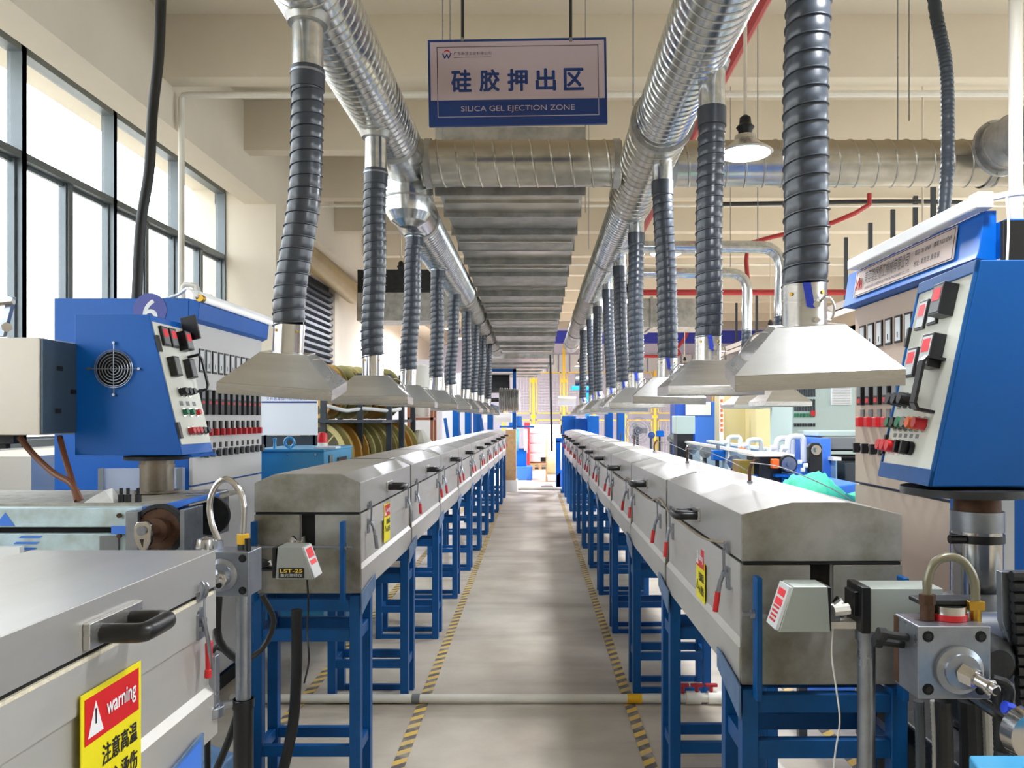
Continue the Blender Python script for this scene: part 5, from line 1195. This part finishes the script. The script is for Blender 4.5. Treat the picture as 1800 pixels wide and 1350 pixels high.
# reel rack
rk = thing('reel_rack', 'grey steel rack with white edge strip holding yellow reels', 'rack', (-1.9, 9, 0))
for (px, dd) in ((569, 8.2), (633, 8.6), (684, 8.8), (706, 9.0), (598, 10.2), (726, 10.0)):
    x = at(px, 0, dd).x; MB().box(x-.03, x+.03, dd-.03, dd+.03, 0, 2.1).build('upright', cgrey, rk)
rl = [at(569, 712, 8.2), at(610, 722, 8.5), at(637, 718, 8.6), at(684, 722, 8.8), at(706, 718, 9.0)]
MB().sweep(spline(rl, .1), .022, 8).build('edge_strip', whites, rk)
MB().box(-2.85, -1.7, 8.1, 10.2, 1.55, 1.58).build('shelf', cgrey, rk)
MB().box(-2.85, -1.6, 8.1, 10.2, .79, .82).build('shelf', cgrey, rk)
def make_reel(flm, m2):
    r = thing('wire_reel', '', 'reel')
    for s in (-1, 1):
        f = MB().lathe([(.06, s*.07-.008), (.36, s*.07-.008), (.37, s*.07), (.36, s*.07+.008), (.06, s*.07+.008), (.06, s*.07-.008)], 32).build('flange', flm, r)
        if s > 0:
            MB().lathe([(.2, .079), (.31, .079), (.31, .081), (.2, .081), (.2, .079)], 32).build('recess', reeld, f)
            for k in range(16):
                a = 2*PI*k/16; c, s_ = math.cos(a), math.sin(a)
                MB().prism([(.2*c-.008*s_, .2*s_+.008*c, .079), (.2*c+.008*s_, .2*s_-.008*c, .079), (.31*c+.008*s_, .31*s_-.008*c, .079), (.31*c-.008*s_, .31*s_+.008*c, .079)], (0, 0, .006)).build('spoke', flm, f)
    MB().lathe([(.15, -.065), (.26, -.065), (.26, .065), (.15, .065)], 28).build('winding', reeld, r)
    MB().lathe([(.05, -.09), (.08, -.09), (.08, .09), (.05, .09), (.05, -.09)], 20).build('hub', m2, r)
    return r
r0 = make_reel(reelc[0], reelc[0]); r1 = make_reel(reelc[1], reelc[1]); r2 = make_reel(reelc[2], reelc[2])
seq = [(586, 775, 8.3, 0), (602, 772, 8.5, 1), (616, 772, 8.65, 1), (640, 770, 8.8, 2), (655, 772, 9.0, 0), (668, 771, 9.15, 0), (684, 771, 9.35, 2), (697, 770, 9.5, 1), (708, 768, 9.65, 0)]
used = set()
names_r = ['leftmost', 'second from the left', 'third from the left', 'fourth from the left', 'fifth from the left', 'sixth from the left', 'seventh from the left', 'eighth from the left', 'rightmost']
cols = ['cream', 'amber', 'olive']
for i, (px, py, dd, c) in enumerate(seq):
    b = (r0, r1, r2)[c]
    o = b if c not in used else dup(b)
    used.add(c); p = at(px-22, 765, dd); o.location = (p.x, dd, 1.42 if False else 1.4); o.location.z = 1.195
    o.rotation_euler = (PI/2, 0, math.radians(-19.6)); o['label'] = '%s wire reel standing on the rack, %s of the row' % (cols[c], names_r[i]); o['group'] = 'wire reels on the rack'
for i, (px, dd) in enumerate(((575, 8.5), (600, 8.7), (628, 8.9), (655, 9.1), (678, 9.3))):
    p = at(px-10, 690, dd)
    o = dup((r1, r2, r0)[i % 3], loc=(p.x, dd, 1.895), label='%s reel lying on the upper rack shelf, %s' % (['amber', 'olive', 'cream'][i % 3], names_r[i] if i < 4 else 'fifth from the left')); o.rotation_euler = (PI/2, 0, math.radians(-35)); o.scale = (.83, .83, .95); o['group'] = 'wire reels on the upper rack shelf'
tag(MB().lathe([(0, 0), (.3, 0), (.26, .25), (.16, .55), (.05, .7), (0, .7)], 12, Matrix.Translation((at(738, 0, 9.8).x, 9.8, .75))).build('plastic_wrapped_coil', mat('white wrapping film', (214,214,206), .25, 0, .15, 6), ang=15), 'coil wrapped in white plastic right of the reels', 'coil')
# ================================================================== FAR LEFT
tk = thing('white_tank', 'white cylinder tank on a copper coloured frame beyond the reels', 'tank', (at(742, 0, 11.5).x, 11.5, 0))
x = tk.location.x
MB().lathe([(0, 1.62), (.14, 1.62), (.16, 1.66), (.16, 2.38), (0, 2.4)], 24, Matrix.Translation((x, 11.5, 0))).build('tank', whitep, tk)
for a in (-.17, .17):
    for b in (-.17, .17): MB().box(x+a-.02, x+a+.02, 11.5+b-.02, 11.5+b+.02, 0, 1.85).build('leg', copper, tk)
MB().box(x-.19, x+.19, 11.31, 11.69, 1.57, 1.61).build('shelf', copper, tk)
pn = thing('wall_panel', 'white partition doors beyond the shutter', 'partition', (-3.1, 17, 0))
for k in range(4): MB().box(-4.1+.62*k, -3.52+.62*k, 17, 17.06, 0, 2.6 if k != 2 else 2.9).build('panel', whites if k % 2 else cabw, pn, .005)
for k, (px, dd, h_) in enumerate([(802, 14.6, 1.9), (823, 15.4, 1.8), (862, 16.6, 1.9)]):
    x = at(px, 0, dd).x
    t = thing('blue_column_frame', 'dark blue machine column at the far end left, %s of three' % ['left', 'middle', 'right'][k], 'frame', (x, dd, 0), group='blue machine columns far left')
    MB().box(x-.06, x+.06, dd-.1, dd+.1, 0, h_).build('column', blue_d, t, .01); MB().box(x-.14, x+.14, dd-.06, dd+.06, 0, .06).build('foot', blue_d, t, .01)
    MB().cyl((x+.02, dd-.12, .2), (x-.2, dd-.12, h_-.3), .03, None, 8).build('brace', blue_d, t)
gt = thing('reel_gantry', 'blue gantry with dark drum and motor under the far duct end', 'machine', (at(870, 0, 18).x, 18, 0))
x = gt.location.x
MB().box(x-.5, x-.42, 17.9, 18, 0, 2.75).box(x+.42, x+.5, 17.9, 18, 0, 2.75).build('post', blue_d, gt)
MB().box(x-.5, x+.5, 17.9, 18, 2.68, 2.75).build('top_rail', blue_d, gt)
MB().cyl((x-.1, 17.95, 2.4), (x+.35, 17.95, 2.4), .22, None, 20).build('drum', darki, gt)
MB().prism([(x-.9, 17.8, 2.15), (x+.2, 17.8, 1.85), (x+.2, 17.8, 1.72), (x-.9, 17.8, 1.95)], (0, .2, 0)).build('chute', iron, gt)
MB().box(x-.25, x+.4, 17.8, 18.1, 1.5, 1.72).build('control_box', whitep, gt, .01)
dk = thing('corrugated_drum', 'grey corrugated roll on the gantry by the aisle end', 'roll', (at(893, 702, 17).x, 17, 2))
a, b = at(878, 703, 17), at(911, 704, 17)
mb = MB(); mb.sweep([a.lerp(b, k/48) for k in range(49)], lambda s, t: .27 if (s % .04) < .02 else .235, 24); mb.build('roll', galvd, dk, ang=60)
MB().cyl((b.x+.0, 17, b.z), (b.x+.03, 17, b.z), .22, None, 20).build('end_plate', whitep, dk); MB().cyl((a.x-.5, 17, a.z), (a.x, 17, a.z), .05, None, 10).build('axle', darki, dk); MB().box(a.x-.5, a.x-.4, 16.9, 17.1, 0, a.z+.1).build('post', blue_d, dk)
wb = thing('winding_machine', 'blue winding machine with reels at the left aisle end', 'machine', (at(912, 0, 20).x, 20, 0))
x = wb.location.x
MB().box(x-.45, x+.35, 19.8, 20.4, 0, .35).build('base', brightb, wb, .02); MB().box(x-.3, x+.2, 19.9, 20.3, .3, .8).build('body', blue, wb, .02)
for k in range(3): MB().cyl((x-.3+.22*k, 20.1, 1.0), (x-.22+.22*k, 20.1, 1.0), .32, None, 24).build('reel', [whites, skyb, whites][k], wb)
MB().box(x-.5, x+.4, 20.0, 20.05, 1.35, 1.4).build('bar', blue_d, wb); MB().cyl((x-.2, 20, 1.4), (x-.2, 20, 1.75), .06, None, 8).cyl((x, 20, 1.4), (x, 20, 1.65), .08, None, 8).build('motor', blue_d, wb)
cbx = thing('cardboard_box', 'brown carton standing at the end of the left ovens', 'box', (at(899, 0, 16.8).x, 16.8, 0))
MB().box(cbx.location.x-.12, cbx.location.x+.1, 16.7, 17.1, .25, 1.35).build('carton', wood, cbx, .01); MB().box(cbx.location.x-.15, cbx.location.x+.13, 16.7, 17.1, 0, .25).build('pallet', whitep, cbx)
rf = thing('red_flange_reel', 'bright red flange reel beside the white coil stack', 'reel', (at(926, 0, 24).x, 23.6, .6))
MB().cyl((rf.location.x-.06, 23.6, .75), (rf.location.x+.1, 23.6, .75), .72, None, 32).build('flange', redp, rf); MB().box(rf.location.x-.2, rf.location.x+.25, 23.4, 23.8, 0, .12).build('foot', wood, rf)
for k in range(4):
    for j in range(2):
        t = thing('white_coil', 'white wound coil in the stack at the aisle end, layer %s, %s' % (['bottom', 'second', 'third', 'top'][k], ['left', 'right'][j]), 'coil', (at(944+24*j, 0, 24.5).x, 24.5+.2*j, .2+.3*k), group='stack of white coils')
        MB().lathe([(.12, 0), (.33, 0), (.37, .04), (.37, .26), (.33, .295), (.12, .295), (.12, 0)], 24, Matrix.Translation(t.location)).build('coil', concl, t)
        MB().cyl(t.location+Vector((0, 0, .005)), t.location+Vector((0, 0, .29)), .12, None, 16).build('core', wood, t)
pt = thing('pallet', 'wooden pallet under the white coils', 'pallet', (at(955, 0, 24.5).x, 24.5, 0))
x = pt.location.x
for k in range(7): MB().box(x-.75, x+.6, 23.95+.17*k, 24.07+.17*k, .15, .18).build('slat', wood, pt)
for k in range(3): MB().box(x-.75+.6*k, x-.65+.6*k, 23.95, 25.1, 0, .15).build('runner', wood, pt)
ws = thing('wooden_cable_spool', 'pale wooden cable spool wound with cream wire at the aisle end', 'spool', (at(971, 0, 19.5).x, 19.5, .55))
x = ws.location.x
MB().cyl((x-.17, 19.5, .55), (x-.13, 19.5, .55), .5, None, 28).build('flange', wood, ws); MB().cyl((x+.28, 19.5, .55), (x+.32, 19.5, .55), .5, None, 28).build('flange', wood, ws)
MB().cyl((x-.13, 19.5, .55), (x+.28, 19.5, .55), .38, None, 28).build('winding', mat('cream wire winding', (232,214,166), .6), ws); MB().cyl((x-.3, 19.5, .55), (x-.17, 19.5, .55), .06, None, 12).build('hub', darki, ws)
MB().box(x-.17, x-.12, 19.3, 19.7, 0, .1).build('foot', wood, ws)
rm = thing('blue_take_up_stand', 'blue take-up stand at the far end of the right ovens', 'machine', (at(985, 0, 17.5).x, 17.5, 0))
x = rm.location.x
MB().box(x-.1, x-.0, 17.3, 17.9, .0, 1.1).build('post', blue, rm, .01); MB().prism([(x-.1, 17.3, 0), (x+.35, 17.3, 0), (x+.35, 17.3, .35), (x+.15, 17.3, .5), (x-.1, 17.3, .3)], (0, .6, 0)).build('base', brightb, rm); MB().box(x-.1, x+.3, 17.3, 17.8, 1.05, 1.15).build('arm', blue, rm, .01)
MB().cyl((x+.0, 17.25, 1.35), (x+.15, 17.25, 1.35), .1, None, 12).build('motor', darki, rm)
tag(MB().box(at(951, 0, 18).x, at(972, 0, 18).x, 17.8, 18.3, 0, .025).build('floor_plate', iron), 'thin grey plate lying on the floor at the aisle end', 'plate')

# ---- fence
def fence_panel(x0, x1, y, z0, z1, lab):
    t = None; fb_ = MB()
    for a, b, c, d_ in ((x0, x1, z1-.035, z1), (x0, x1, z0, z0+.035), (x0, x0+.035, z0, z1), (x1-.035, x1, z0, z1)): fb_.box(a, b, y-.02, y+.02, c, d_)
    t = fb_.build('mesh_panel', yellowp, FE)
    mb = MB(); k = x0+.1
    while k < x1-.05: mb.box(k-.003, k+.003, y-.003, y+.003, z0, z1); k += .1
    k = z0+.1
    while k < z1-.05: mb.box(x0, x1, y-.003, y+.003, k-.003, k+.003); k += .1
    mb.build('mesh', wirem, t, kind='stuff')
FE = thing('safety_fence', 'yellow mesh safety fence across the far end of the hall', 'fence', (3, 25.8, 0))
FY = 25.8; step = 1.02; x = -1.35; names = 'first second third fourth fifth sixth seventh eighth ninth tenth eleventh twelfth'.split()
for k in range(10):
    xa = x+step*k
    MB().box(xa-.04, xa+.04, FY-.04, FY+.04, 0, 3.2 if k != 2 else 4.3).build('post', yellowp, FE); MB().box(xa-.09, xa+.09, FY-.02, FY+.02, 1.6, 1.7).box(xa-.09, xa+.09, FY-.02, FY+.02, .4, .5).box(xa-.09, xa+.09, FY-.02, FY+.02, 2.8, 2.9).build('hinge_plate', yellowp, FE, kind='stuff')
    if k < 9:
        fence_panel(xa+.09, xa+step-.09, FY, 1.75, 3.15, 'upper yellow mesh panel, %s from the left' % names[k])
        fence_panel(xa+.09, xa+step-.09, FY, .15, 1.55, 'lower yellow mesh panel, %s from the left' % names[k])
# back wall glazing strip with pleated blinds
wb_ = MB()
for k in range(24): wb_.box(-1.5+k*.42, -1.5+k*.42+.36, YB-.08, YB-.04, 3.3, 4.0)
struct('window_10', wb_, whites)
for (x0, x1, z0, z1, m_) in ((-1.4, 2.4, 3.25, 4.05, whites),):
    pass
# ---- blue columns and machine at the far end of the right row
for k, (px, dd, h_, w_) in enumerate([(1000, 16.6, 1.5, .3), (1022, 16.4, 1.45, .3), (1042, 16.0, 1.5, .24), (1070, 14.5, 1.62, .14), (1091, 14.0, 1.62, .12)]):
    x = at(px, 0, dd).x
    t = thing('blue_column_frame', 'blue machine column beyond the right ovens, %s from the left' % names[k], 'frame', (x, dd, 0), group='blue machine columns far right')
    MB().box(x-w_/2, x+w_/2, dd-.15, dd+.15, 0, h_+.15).build('column', blue, t, .01); MB().box(x-w_/2-.03, x+w_/2+.03, dd-.18, dd+.18, 0, .05).build('foot', blue_d, t)
mt = thing('ceiling_motor', 'dark motor on blue bracket hanging behind the far right hoses', 'motor', at(1022, 670, 19))
c = at(1022, 668, 19)
MB().cyl(c+Vector((-.15, 0, 0)), c+Vector((.2, 0, 0)), .14, None, 16).build('motor', darki, mt); MB().box(c.x-.25, c.x+.2, 18.9, 19.1, c.z-.25, c.z-.15).build('bracket', blue, mt); MB().box(c.x+.1, c.x+.2, 18.95, 19.05, 0, c.z-.15).build('post', blue, mt)
tag(MB().cyl(at(981, 705, 17.6), at(1012, 706, 17.6), .11, None, 16).box(at(1010,0,17.6).x-.03, at(1010,0,17.6).x+.03, 17.65, 17.75, 0, 2.0).build('white_roller', whitep), 'white roller at the far end of the right row', 'roller')
# ---- standing fan
fn = thing('pedestal_fan', 'grey caged industrial fan far behind the right ovens', 'fan', (at(1122, 0, 16).x, 16, 0))
c = at(1122, 757, 16); mb = MB()
for R in (.06, .12, .18, .24, .27): ring(mb, c, R, .006, 28)
for k in range(12): a = PI*k/6; mb.cyl(c, c+Vector((.27*math.cos(a), 0, .27*math.sin(a))), .004, None, 4)
mb.build('cage', iron, fn)
for k in range(3):
    a = 2*PI*k/3; M = Matrix.Translation(c+Vector((0, .05, 0))) @ Matrix.Rotation(a, 4, 'Y') @ Matrix.Rotation(.4, 4, 'X'); MB().box(.03, .2, -.003, .003, -.06, .06, M).build('blade', greyp, fn)
MB().cyl(c, c+Vector((0, .25, 0)), .08, None, 16).build('motor', darki, fn); MB().cyl((c.x, 16.12, .05), (c.x, 16.12, c.z), .03, None, 10).build('pole', darki, fn); MB().cyl((c.x, 16.12, 0), (c.x, 16.12, .05), .25, None, 20).build('base', darki, fn)

# ================================================================== RIGHT MIDDLE DISTANCE: the next line
wt = thing('water_trough', 'long pale blue water trough with plastic side on the next line', 'trough', (2.3, 8, 0))
xa, xb_ = 1.7, 2.25
def line_pt(px, dd): return at(px, 0, dd).x
A = at(1197, 772, 10.0); B = at(1385, 815, 5.6)
dirv = (B-A); 
for (off, m_) in ((0, galvx), (.35, galvx)):
    P0 = A+Vector((off, 0, 0)); P1 = B+Vector((off, 0, 0)); P0.z = P1.z = 1.29
    MB().prism([P0+Vector((-.02, 0, 0)), P0+Vector((.04, 0, 0)), P0+Vector((.04, 0, .025)), P0+Vector((-.02, 0, .025))], P1-P0).build('rim', whitep, wt)
    MB().prism([P0, P0+Vector((.008, 0, 0)), P0+Vector((.008, 0, -.25)), P0+Vector((0, 0, -.25))], P1-P0).build('side', mat('pale blue trough side %d' % int(off*100), (150,184,206), .3, 0, .1, 4), wt)
P0 = Vector((A.x, A.y, 1.05)); P1 = Vector((B.x, B.y, 1.05))
MB().prism([P0, P0+Vector((.36, 0, 0)), P0+Vector((.36, 0, -.02)), P0+Vector((0, 0, -.02))], P1-P0).build('bottom', skyb, wt)
for t_ in (.02, .3, .6, .95):
    p = P0.lerp(P1, t_)
    for off in (0, .32): MB().box(p.x+off, p.x+off+.04, p.y-.02, p.y+.02, 0, 1.04).build('leg', brightb, wt)
    MB().box(p.x-.01, p.x, p.y-.03, p.y+.03, 1.04, 1.3).build('rib', whitep, wt)
for i, (px, dd, h_) in enumerate([(1280, 8.0, .09), (1315, 7.3, .08), (1365, 6.2, .12), (1385, 6.0, .14)]):
    p = at(px, 0, dd); z = 1.31
    t = thing('pvc_fitting', 'white pvc elbow fitting above the water trough, %s from the left' % names[i], 'pipe fitting', (p.x, dd, z), group='pvc elbows on the trough')
    MB().sweep(spline([(p.x, dd, z-.12), (p.x, dd, z+h_*.6), (p.x+.02, dd, z+h_), (p.x+.08, dd, z+h_*1.05), (p.x+.12, dd, z+h_*.9), (p.x+.125, dd, z-.05)], .02), .024, 10).build('elbow', whitep, t)
    MB().cyl((p.x, dd, z-.1), (p.x, dd, z-.04), .034, None, 12).cyl((p.x-.05, dd, z+h_*.4), (p.x+.0, dd, z+h_*.4), .026, None, 10).build('socket', whitep, t)
ov = tag(MB().cyl(at(1298, 795, 7.4), at(1316, 788, 7.4), .04, None, 10).cyl(at(1306, 792, 7.4), at(1306, 802, 7.4), .03, None, 8).build('orange_valve', orangep), 'orange valve on the trough rim', 'valve')
# cream tanks and blue partitions behind
for i, (px0, px1, dd, pt_, m_) in enumerate([(1270, 1312, 10.5, 690, tank), (1328, 1395, 10.0, 690, tank)]):
    x0, x1 = at(px0, 0, dd).x, at(px1, 0, dd).x
    t = thing('storage_tank', 'cream square tank behind the next line, %s of two' % ['left', 'right'][i], 'tank', ((x0+x1)/2, dd, 0), group='cream tanks')
    MB().box(x0, x1, dd, dd+.5, .1, at(0, pt_, dd).z).build('body', m_, t, .02); MB().box(x0-.01, x1+.01, dd-.02, dd, 1.2, 1.24).build('band', m_, t); MB().box(x0, x1, dd, dd+.5, 0, .1).build('base', darki, t)
x0 = at(1308, 0, 10.8).x
tag(MB().box(x0, at(1328, 0, 10.8).x, 10.8, 11.0, 0, at(0, 700, 10.8).z).build('blue_partition', brightb, bevel=.01), 'narrow bright blue panel between the cream tanks', 'panel')
tw = thing('pellet_hoist', 'tan hopper housing above the cream tanks', 'hopper', (2.6, 11.5, 0))
MB().box(at(1270, 0, 11.4).x, at(1400, 0, 11.4).x, 11.4, 11.8, 1.55, 2.1).build('housing', tank, tw, .02); MB().box(at(1290, 0, 11.4).x, at(1300, 0, 11.4).x, 11.5, 11.6, 0, 1.6).box(at(1380, 0, 11.4).x, at(1390, 0, 11.4).x, 11.5, 11.6, 0, 1.6).build('leg', cgrey, tw)
cb = thing('blue_cabinet', 'bright blue cabinet with white poster on the next line', 'cabinet', (at(1225, 0, 11).x, 11, 0))
x0, x1 = at(1188, 0, 11).x, at(1263, 0, 11).x
MB().box(x0+.28, x1, 11, 11.5, 0, at(0, 706, 11).z).build('body', brightb, cb, .01); MB().box(x0, x0+.28, 11.05, 11.5, 0, at(0, 706, 11).z).build('side_panel', mat('royal blue panel', (36,84,184), .45), cb, .01)
q = at(1205, 730, 11); MB().box(q.x, q.x+.36, 10.985, 11, q.z, q.z+.19).build('poster', whites, cb); MB().box(q.x+.02, q.x+.09, 10.98, 10.985, q.z+.16, q.z+.18).build('poster_mark', yellowp, cb)
text('设备管理', q+Vector((.14, -.014, .14)), (1, 0, 0), (0, 0, 1), .18, .035, purple, cb)
sgb = thing('white_equipment_box', 'pale green white box on dark stand left of the blue cabinet', 'box', (at(1205, 0, 9.6).x, 9.6, 0))
x0, x1 = at(1188, 0, 9.6).x, at(1222, 0, 9.6).x
MB().box(x0, x1, 9.6, 9.9, at(0, 763, 9.6).z, at(0, 731, 9.6).z).build('box', sageg, sgb, .008); MB().box(x0+.02, x1-.02, 9.62, 9.88, 0, at(0, 763, 9.6).z).build('stand', darki, sgb)
# yellow strip with red lettering (vertical)
ys = thing('vertical_banner', 'thin orange and yellow vertical strip beside the blue cabinet', 'strip', at(1268, 730, 10.2))
a = at(1265, 765, 10.2); MB().box(a.x, a.x+.05, 10.2, 10.22, 0, at(0, 692, 10.2).z).build('strip', whites, ys)
for k in range(7): MB().box(a.x+.01, a.x+.04, 10.19, 10.2, 1.42+.065*k, 1.46+.065*k).build('mark', orangep, ys)
# green cabinet with instrument rows
gc = thing('control_cabinet', 'pale green control cabinet with rows of small instruments on the next line', 'cabinet', (2.6, 7.2, 0))
gx0, gx1 = at(1392, 0, 7.2).x, at(1434, 0, 7.2).x
MB().box(gx0, at(1505, 0, 7.2).x+.3, 7.2, 7.9, 0, 2.02).build('body', sageg, gc, .01)
rows = [(688, .1, 9, cgrey), (712, .11, 8, cgrey), (730, .035, 7, greenp), (747, .03, 8, darki), (765, .025, 8, darki)]
for (py, h_, n_, m_) in rows:
    z = at(0, py, 7.2).z
    f = MB().box(gx0+.02, gx0+.02+(gx1-gx0)/n_*.55, 7.185, 7.2, z-h_/2, z+h_/2).build('panel_meter', m_, gc)
    for k in range(1, n_):
        c = dup(f, parent=gc); c.location = Vector(f.location)+Vector(((gx1-gx0-.02)/n_*k, 0, 0))
MB().box(gx1-.05, gx1-.01, 7.18, 7.2, 1.62, 1.67).build('red_button', redp, gc); MB().cyl((gx1-.04, 7.2, 1.44), (gx1-.04, 7.16, 1.44), .03, None, 12).build('red_button', redp, gc)
v0, v1 = at(1460, 712, 7.2), at(1495, 683, 7.2)
MB().box(v0.x, v1.x, 7.18, 7.2, v0.z, v1.z+.05).build('vent_frame', whites, gc, .003)
for k in range(8): MB().box(v0.x+.01, v1.x-.01, 7.17, 7.182, v0.z+.012+.024*k, v0.z+.022+.024*k).build('louvre', cabw, gc)
# extruder of the next line: blue frame, rollers, motor
ne = thing('roller_machine', 'grey and blue roller machine in front of the pale green cabinet', 'machine', (2.3, 5.9, 0))
x0, x1 = at(1452, 0, 5.8).x, at(1512, 0, 5.8).x
MB().box(x0-.07, x0, 5.7, 6.3, .1, at(0, 770, 5.8).z).build('side_plate', brightb, ne, .005)
MB().box(x0, x1+.2, 5.75, 6.3, at(0, 790, 5.8).z, at(0, 768, 5.8).z).build('upper_housing', greyp, ne, .01)
MB().box(x0-.02, x1+.2, 5.9, 6.4, at(0, 768, 5.8).z, at(0, 758, 5.8).z).build('tray', sageg, ne, .01)
MB().cyl((x0, 5.85, 1.38), (x1+.2, 5.85, 1.38), .03, None, 16).cyl((x0, 5.85, 1.3), (x1+.2, 5.85, 1.3), .025, None, 16).build('roller', darki, ne)
MB().box(x0+.1, x1+.2, 5.7, 6.2, 1.02, 1.27).build('lower_housing', cgrey, ne, .01); MB().box(x0-.05, x1+.2, 5.75, 6.3, 0, 1.02).build('base', darki, ne)
bm = thing('belt_drive', 'dark belt drive with chrome hub on blue bracket beside the roller machine', 'drive', (at(1432, 0, 5.5).x, 5.5, 0))
c = at(1434, 791, 5.5)
MB().prism([c+Vector((x_, 0, z_)) for x_, z_ in ((-.05, .02), (-.03, .05), (.03, .05), (.05, .02), (.05, -.16), (-.05, -.16))], (0, .06, 0)).build('belt_cover', darki, bm, .01)
MB().cyl(c+Vector((0, -.01, 0)), c+Vector((0, .05, 0)), .036, None, 20).cyl(c+Vector((0, -.03, 0)), c, .015, None, 12).build('hub', chrome, bm)
MB().box(c.x-.04, c.x+.04, 5.5, 5.6, 0, c.z-.16).build('stand', blue, bm)
MB().prism([(c.x-.18, 5.45, .9), (c.x-.05, 5.45, .9), (c.x-.05, 5.45, 1.12), (c.x-.15, 5.45, 1.25)], (0, .06, 0)).build('gusset', brightb, bm)
mo = thing('electric_motor', 'grey round motor with chrome face beside the trough end', 'motor', at(1386, 815, 5.3))
c = at(1386, 816, 5.3)
MB().cyl(c, c+Vector((0, .2, 0)), .062, None, 20).build('body', darki, mo); MB().cyl(c+Vector((0, -.012, 0)), c, .05, None, 20).cyl(c+Vector((0, -.03, 0)), c, .018, None, 12).build('face', iron, mo)
MB().box(c.x-.09, c.x+.09, 5.3, 5.5, c.z-.09, c.z-.07).build('mount', blue, mo); MB().box(c.x-.03, c.x+.03, 5.35, 5.45, 0, c.z-.09).build('leg', blue, mo)
tag(MB().cbox(at(1362, 815, 5.3), (.05, .05, .065)).build('orange_junction_box', orangep, bevel=.006), 'small orange junction box left of the grey motor', 'box')
ob = bpy.data.objects['orange_junction_box']
tag(MB().box(ob.location.x, ob.location.x, 0, 0, 0, 0).build('x', dark), 'x', 'x'); bpy.data.objects.remove(bpy.data.objects['x'])
db2 = thing('drive_cabinet', 'dark small cabinet under the trough end', 'cabinet', at(1345, 820, 5.4))
MB().box(at(1332, 0, 5.4).x, at(1372, 0, 5.4).x, 5.36, 5.7, .6, at(0, 802, 5.4).z).build('body', darki, db2, .01); MB().box(at(1322, 0, 5.4).x, at(1392, 0, 5.4).x, 5.34, 5.8, at(0, 802, 5.4).z, at(0, 798, 5.4).z).build('table', whitep, db2); MB().box(at(1300, 0, 5.4).x, at(1325, 0, 5.4).x, 5.4, 5.6, 1.2, 1.3).build('brass_box', goldp, db2); MB().box(at(1300, 0, 5.4).x, at(1372, 0, 5.4).x, 5.4, 5.8, 0, 1.2).build('base', blue, db2)
# blue frames below the trough, right of the ovens
bf1 = thing('blue_machine_base', 'blue cast machine base behind the right ovens', 'machine', (1.75, 4.6, 0))
MB().prism([(1.5, 4.5, 0), (2.1, 4.5, 0), (2.05, 4.5, .95), (1.85, 4.5, 1.22), (1.7, 4.5, 1.2), (1.6, 4.5, 1.0)], (0, .5, 0)).build('casting', brightb, bf1, .01)
for q in ((1403, 812), (1413, 818), (1408, 826)): MB().cyl(at(q[0], q[1], 4.48), at(q[0]+6, q[1], 4.48), .013, None, 10).build('fitting', whitep, bf1)
# green cloth
gb = thing('green_sack', 'crumpled green woven sack behind the nearest right oven', 'sack', (1.75, 4.0, 1.1))
mb = MB(); random.seed(5); nx, ny = 22, 12; g0 = at(1395, 870, 3.9); g1 = at(1515, 880, 3.9)
for j in range(ny):
    for i in range(nx):
        s, t_ = i/(nx-1), j/(ny-1)
        z = 1.2+.11*math.sin(PI*min(1, s*1.15))*math.sin(PI*t_)+.025*math.sin(s*17+t_*5)*math.sin(t_*9+s*3)+random.uniform(-.008, .008)
        if j in (0, ny-1) or i in (0, nx-1): z -= .07
        mb.v.append((g0.x+(g1.x-g0.x)*s, 3.8+.55*t_, z))
for j in range(ny-1):
    for i in range(nx-1): a = j*nx+i; mb.f.append((a, a+1, a+nx+1, a+nx))
gs = mb.build('sack', greenbag, gb, ang=60); so = gs.modifiers.new('s', 'SOLIDIFY'); so.thickness = .01
tg = thing('work_table', 'white work table carrying the green sack', 'table', (1.5, 4.0, 0))
MB().box(1.25, 1.95, 3.78, 4.38, 1.1, 1.125).build('top', whitep, tg)
for x in (1.28, 1.9):
    for y in (3.8, 4.33): MB().box(x-.02, x+.02, y-.02, y+.02, 0, 1.1).build('leg', cgrey, tg)
# small clutter on the next line
random.seed(11)
kinds = [('hand_wheel', 'chrome hand wheel'), ('guide_pulley', 'grey guide pulley'), ('valve_block', 'blue valve block')]
spot = [(1215, 790, 8.5), (1240, 795, 8.0), (1262, 800, 7.6), (1290, 812, 6.5), (1180, 770, 11), (1160, 762, 12.5), (1145, 765, 13), (1190, 745, 12)]
for i, (px, py, dd) in enumerate(spot):
    c = at(px, py, dd); k = i % 3
    t = thing(kinds[k][0], '%s on its post along the next line, %s from the aisle' % (kinds[k][1], names[i]), 'machine part', (c.x, dd, 0))
    if k == 2: MB().cbox(c, (.12, .12, .1)).build('block', blue, t, .01); MB().cyl(c+Vector((0, 0, .05)), c+Vector((0, 0, .1)), .02, None, 8).build('stem', iron, t)
    else: MB().cyl(c+Vector((0, -.02, 0)), c+Vector((0, .02, 0)), .06, None, 20).cyl(c+Vector((0, -.04, 0)), c, .02, None, 10).build('wheel', chrome if k == 0 else greyp, t)
    MB().cyl((c.x, dd+.03, 0), (c.x, dd+.03, c.z), .02, None, 8).build('post', cgrey, t)
for n_ in ('hand_wheel',): pass
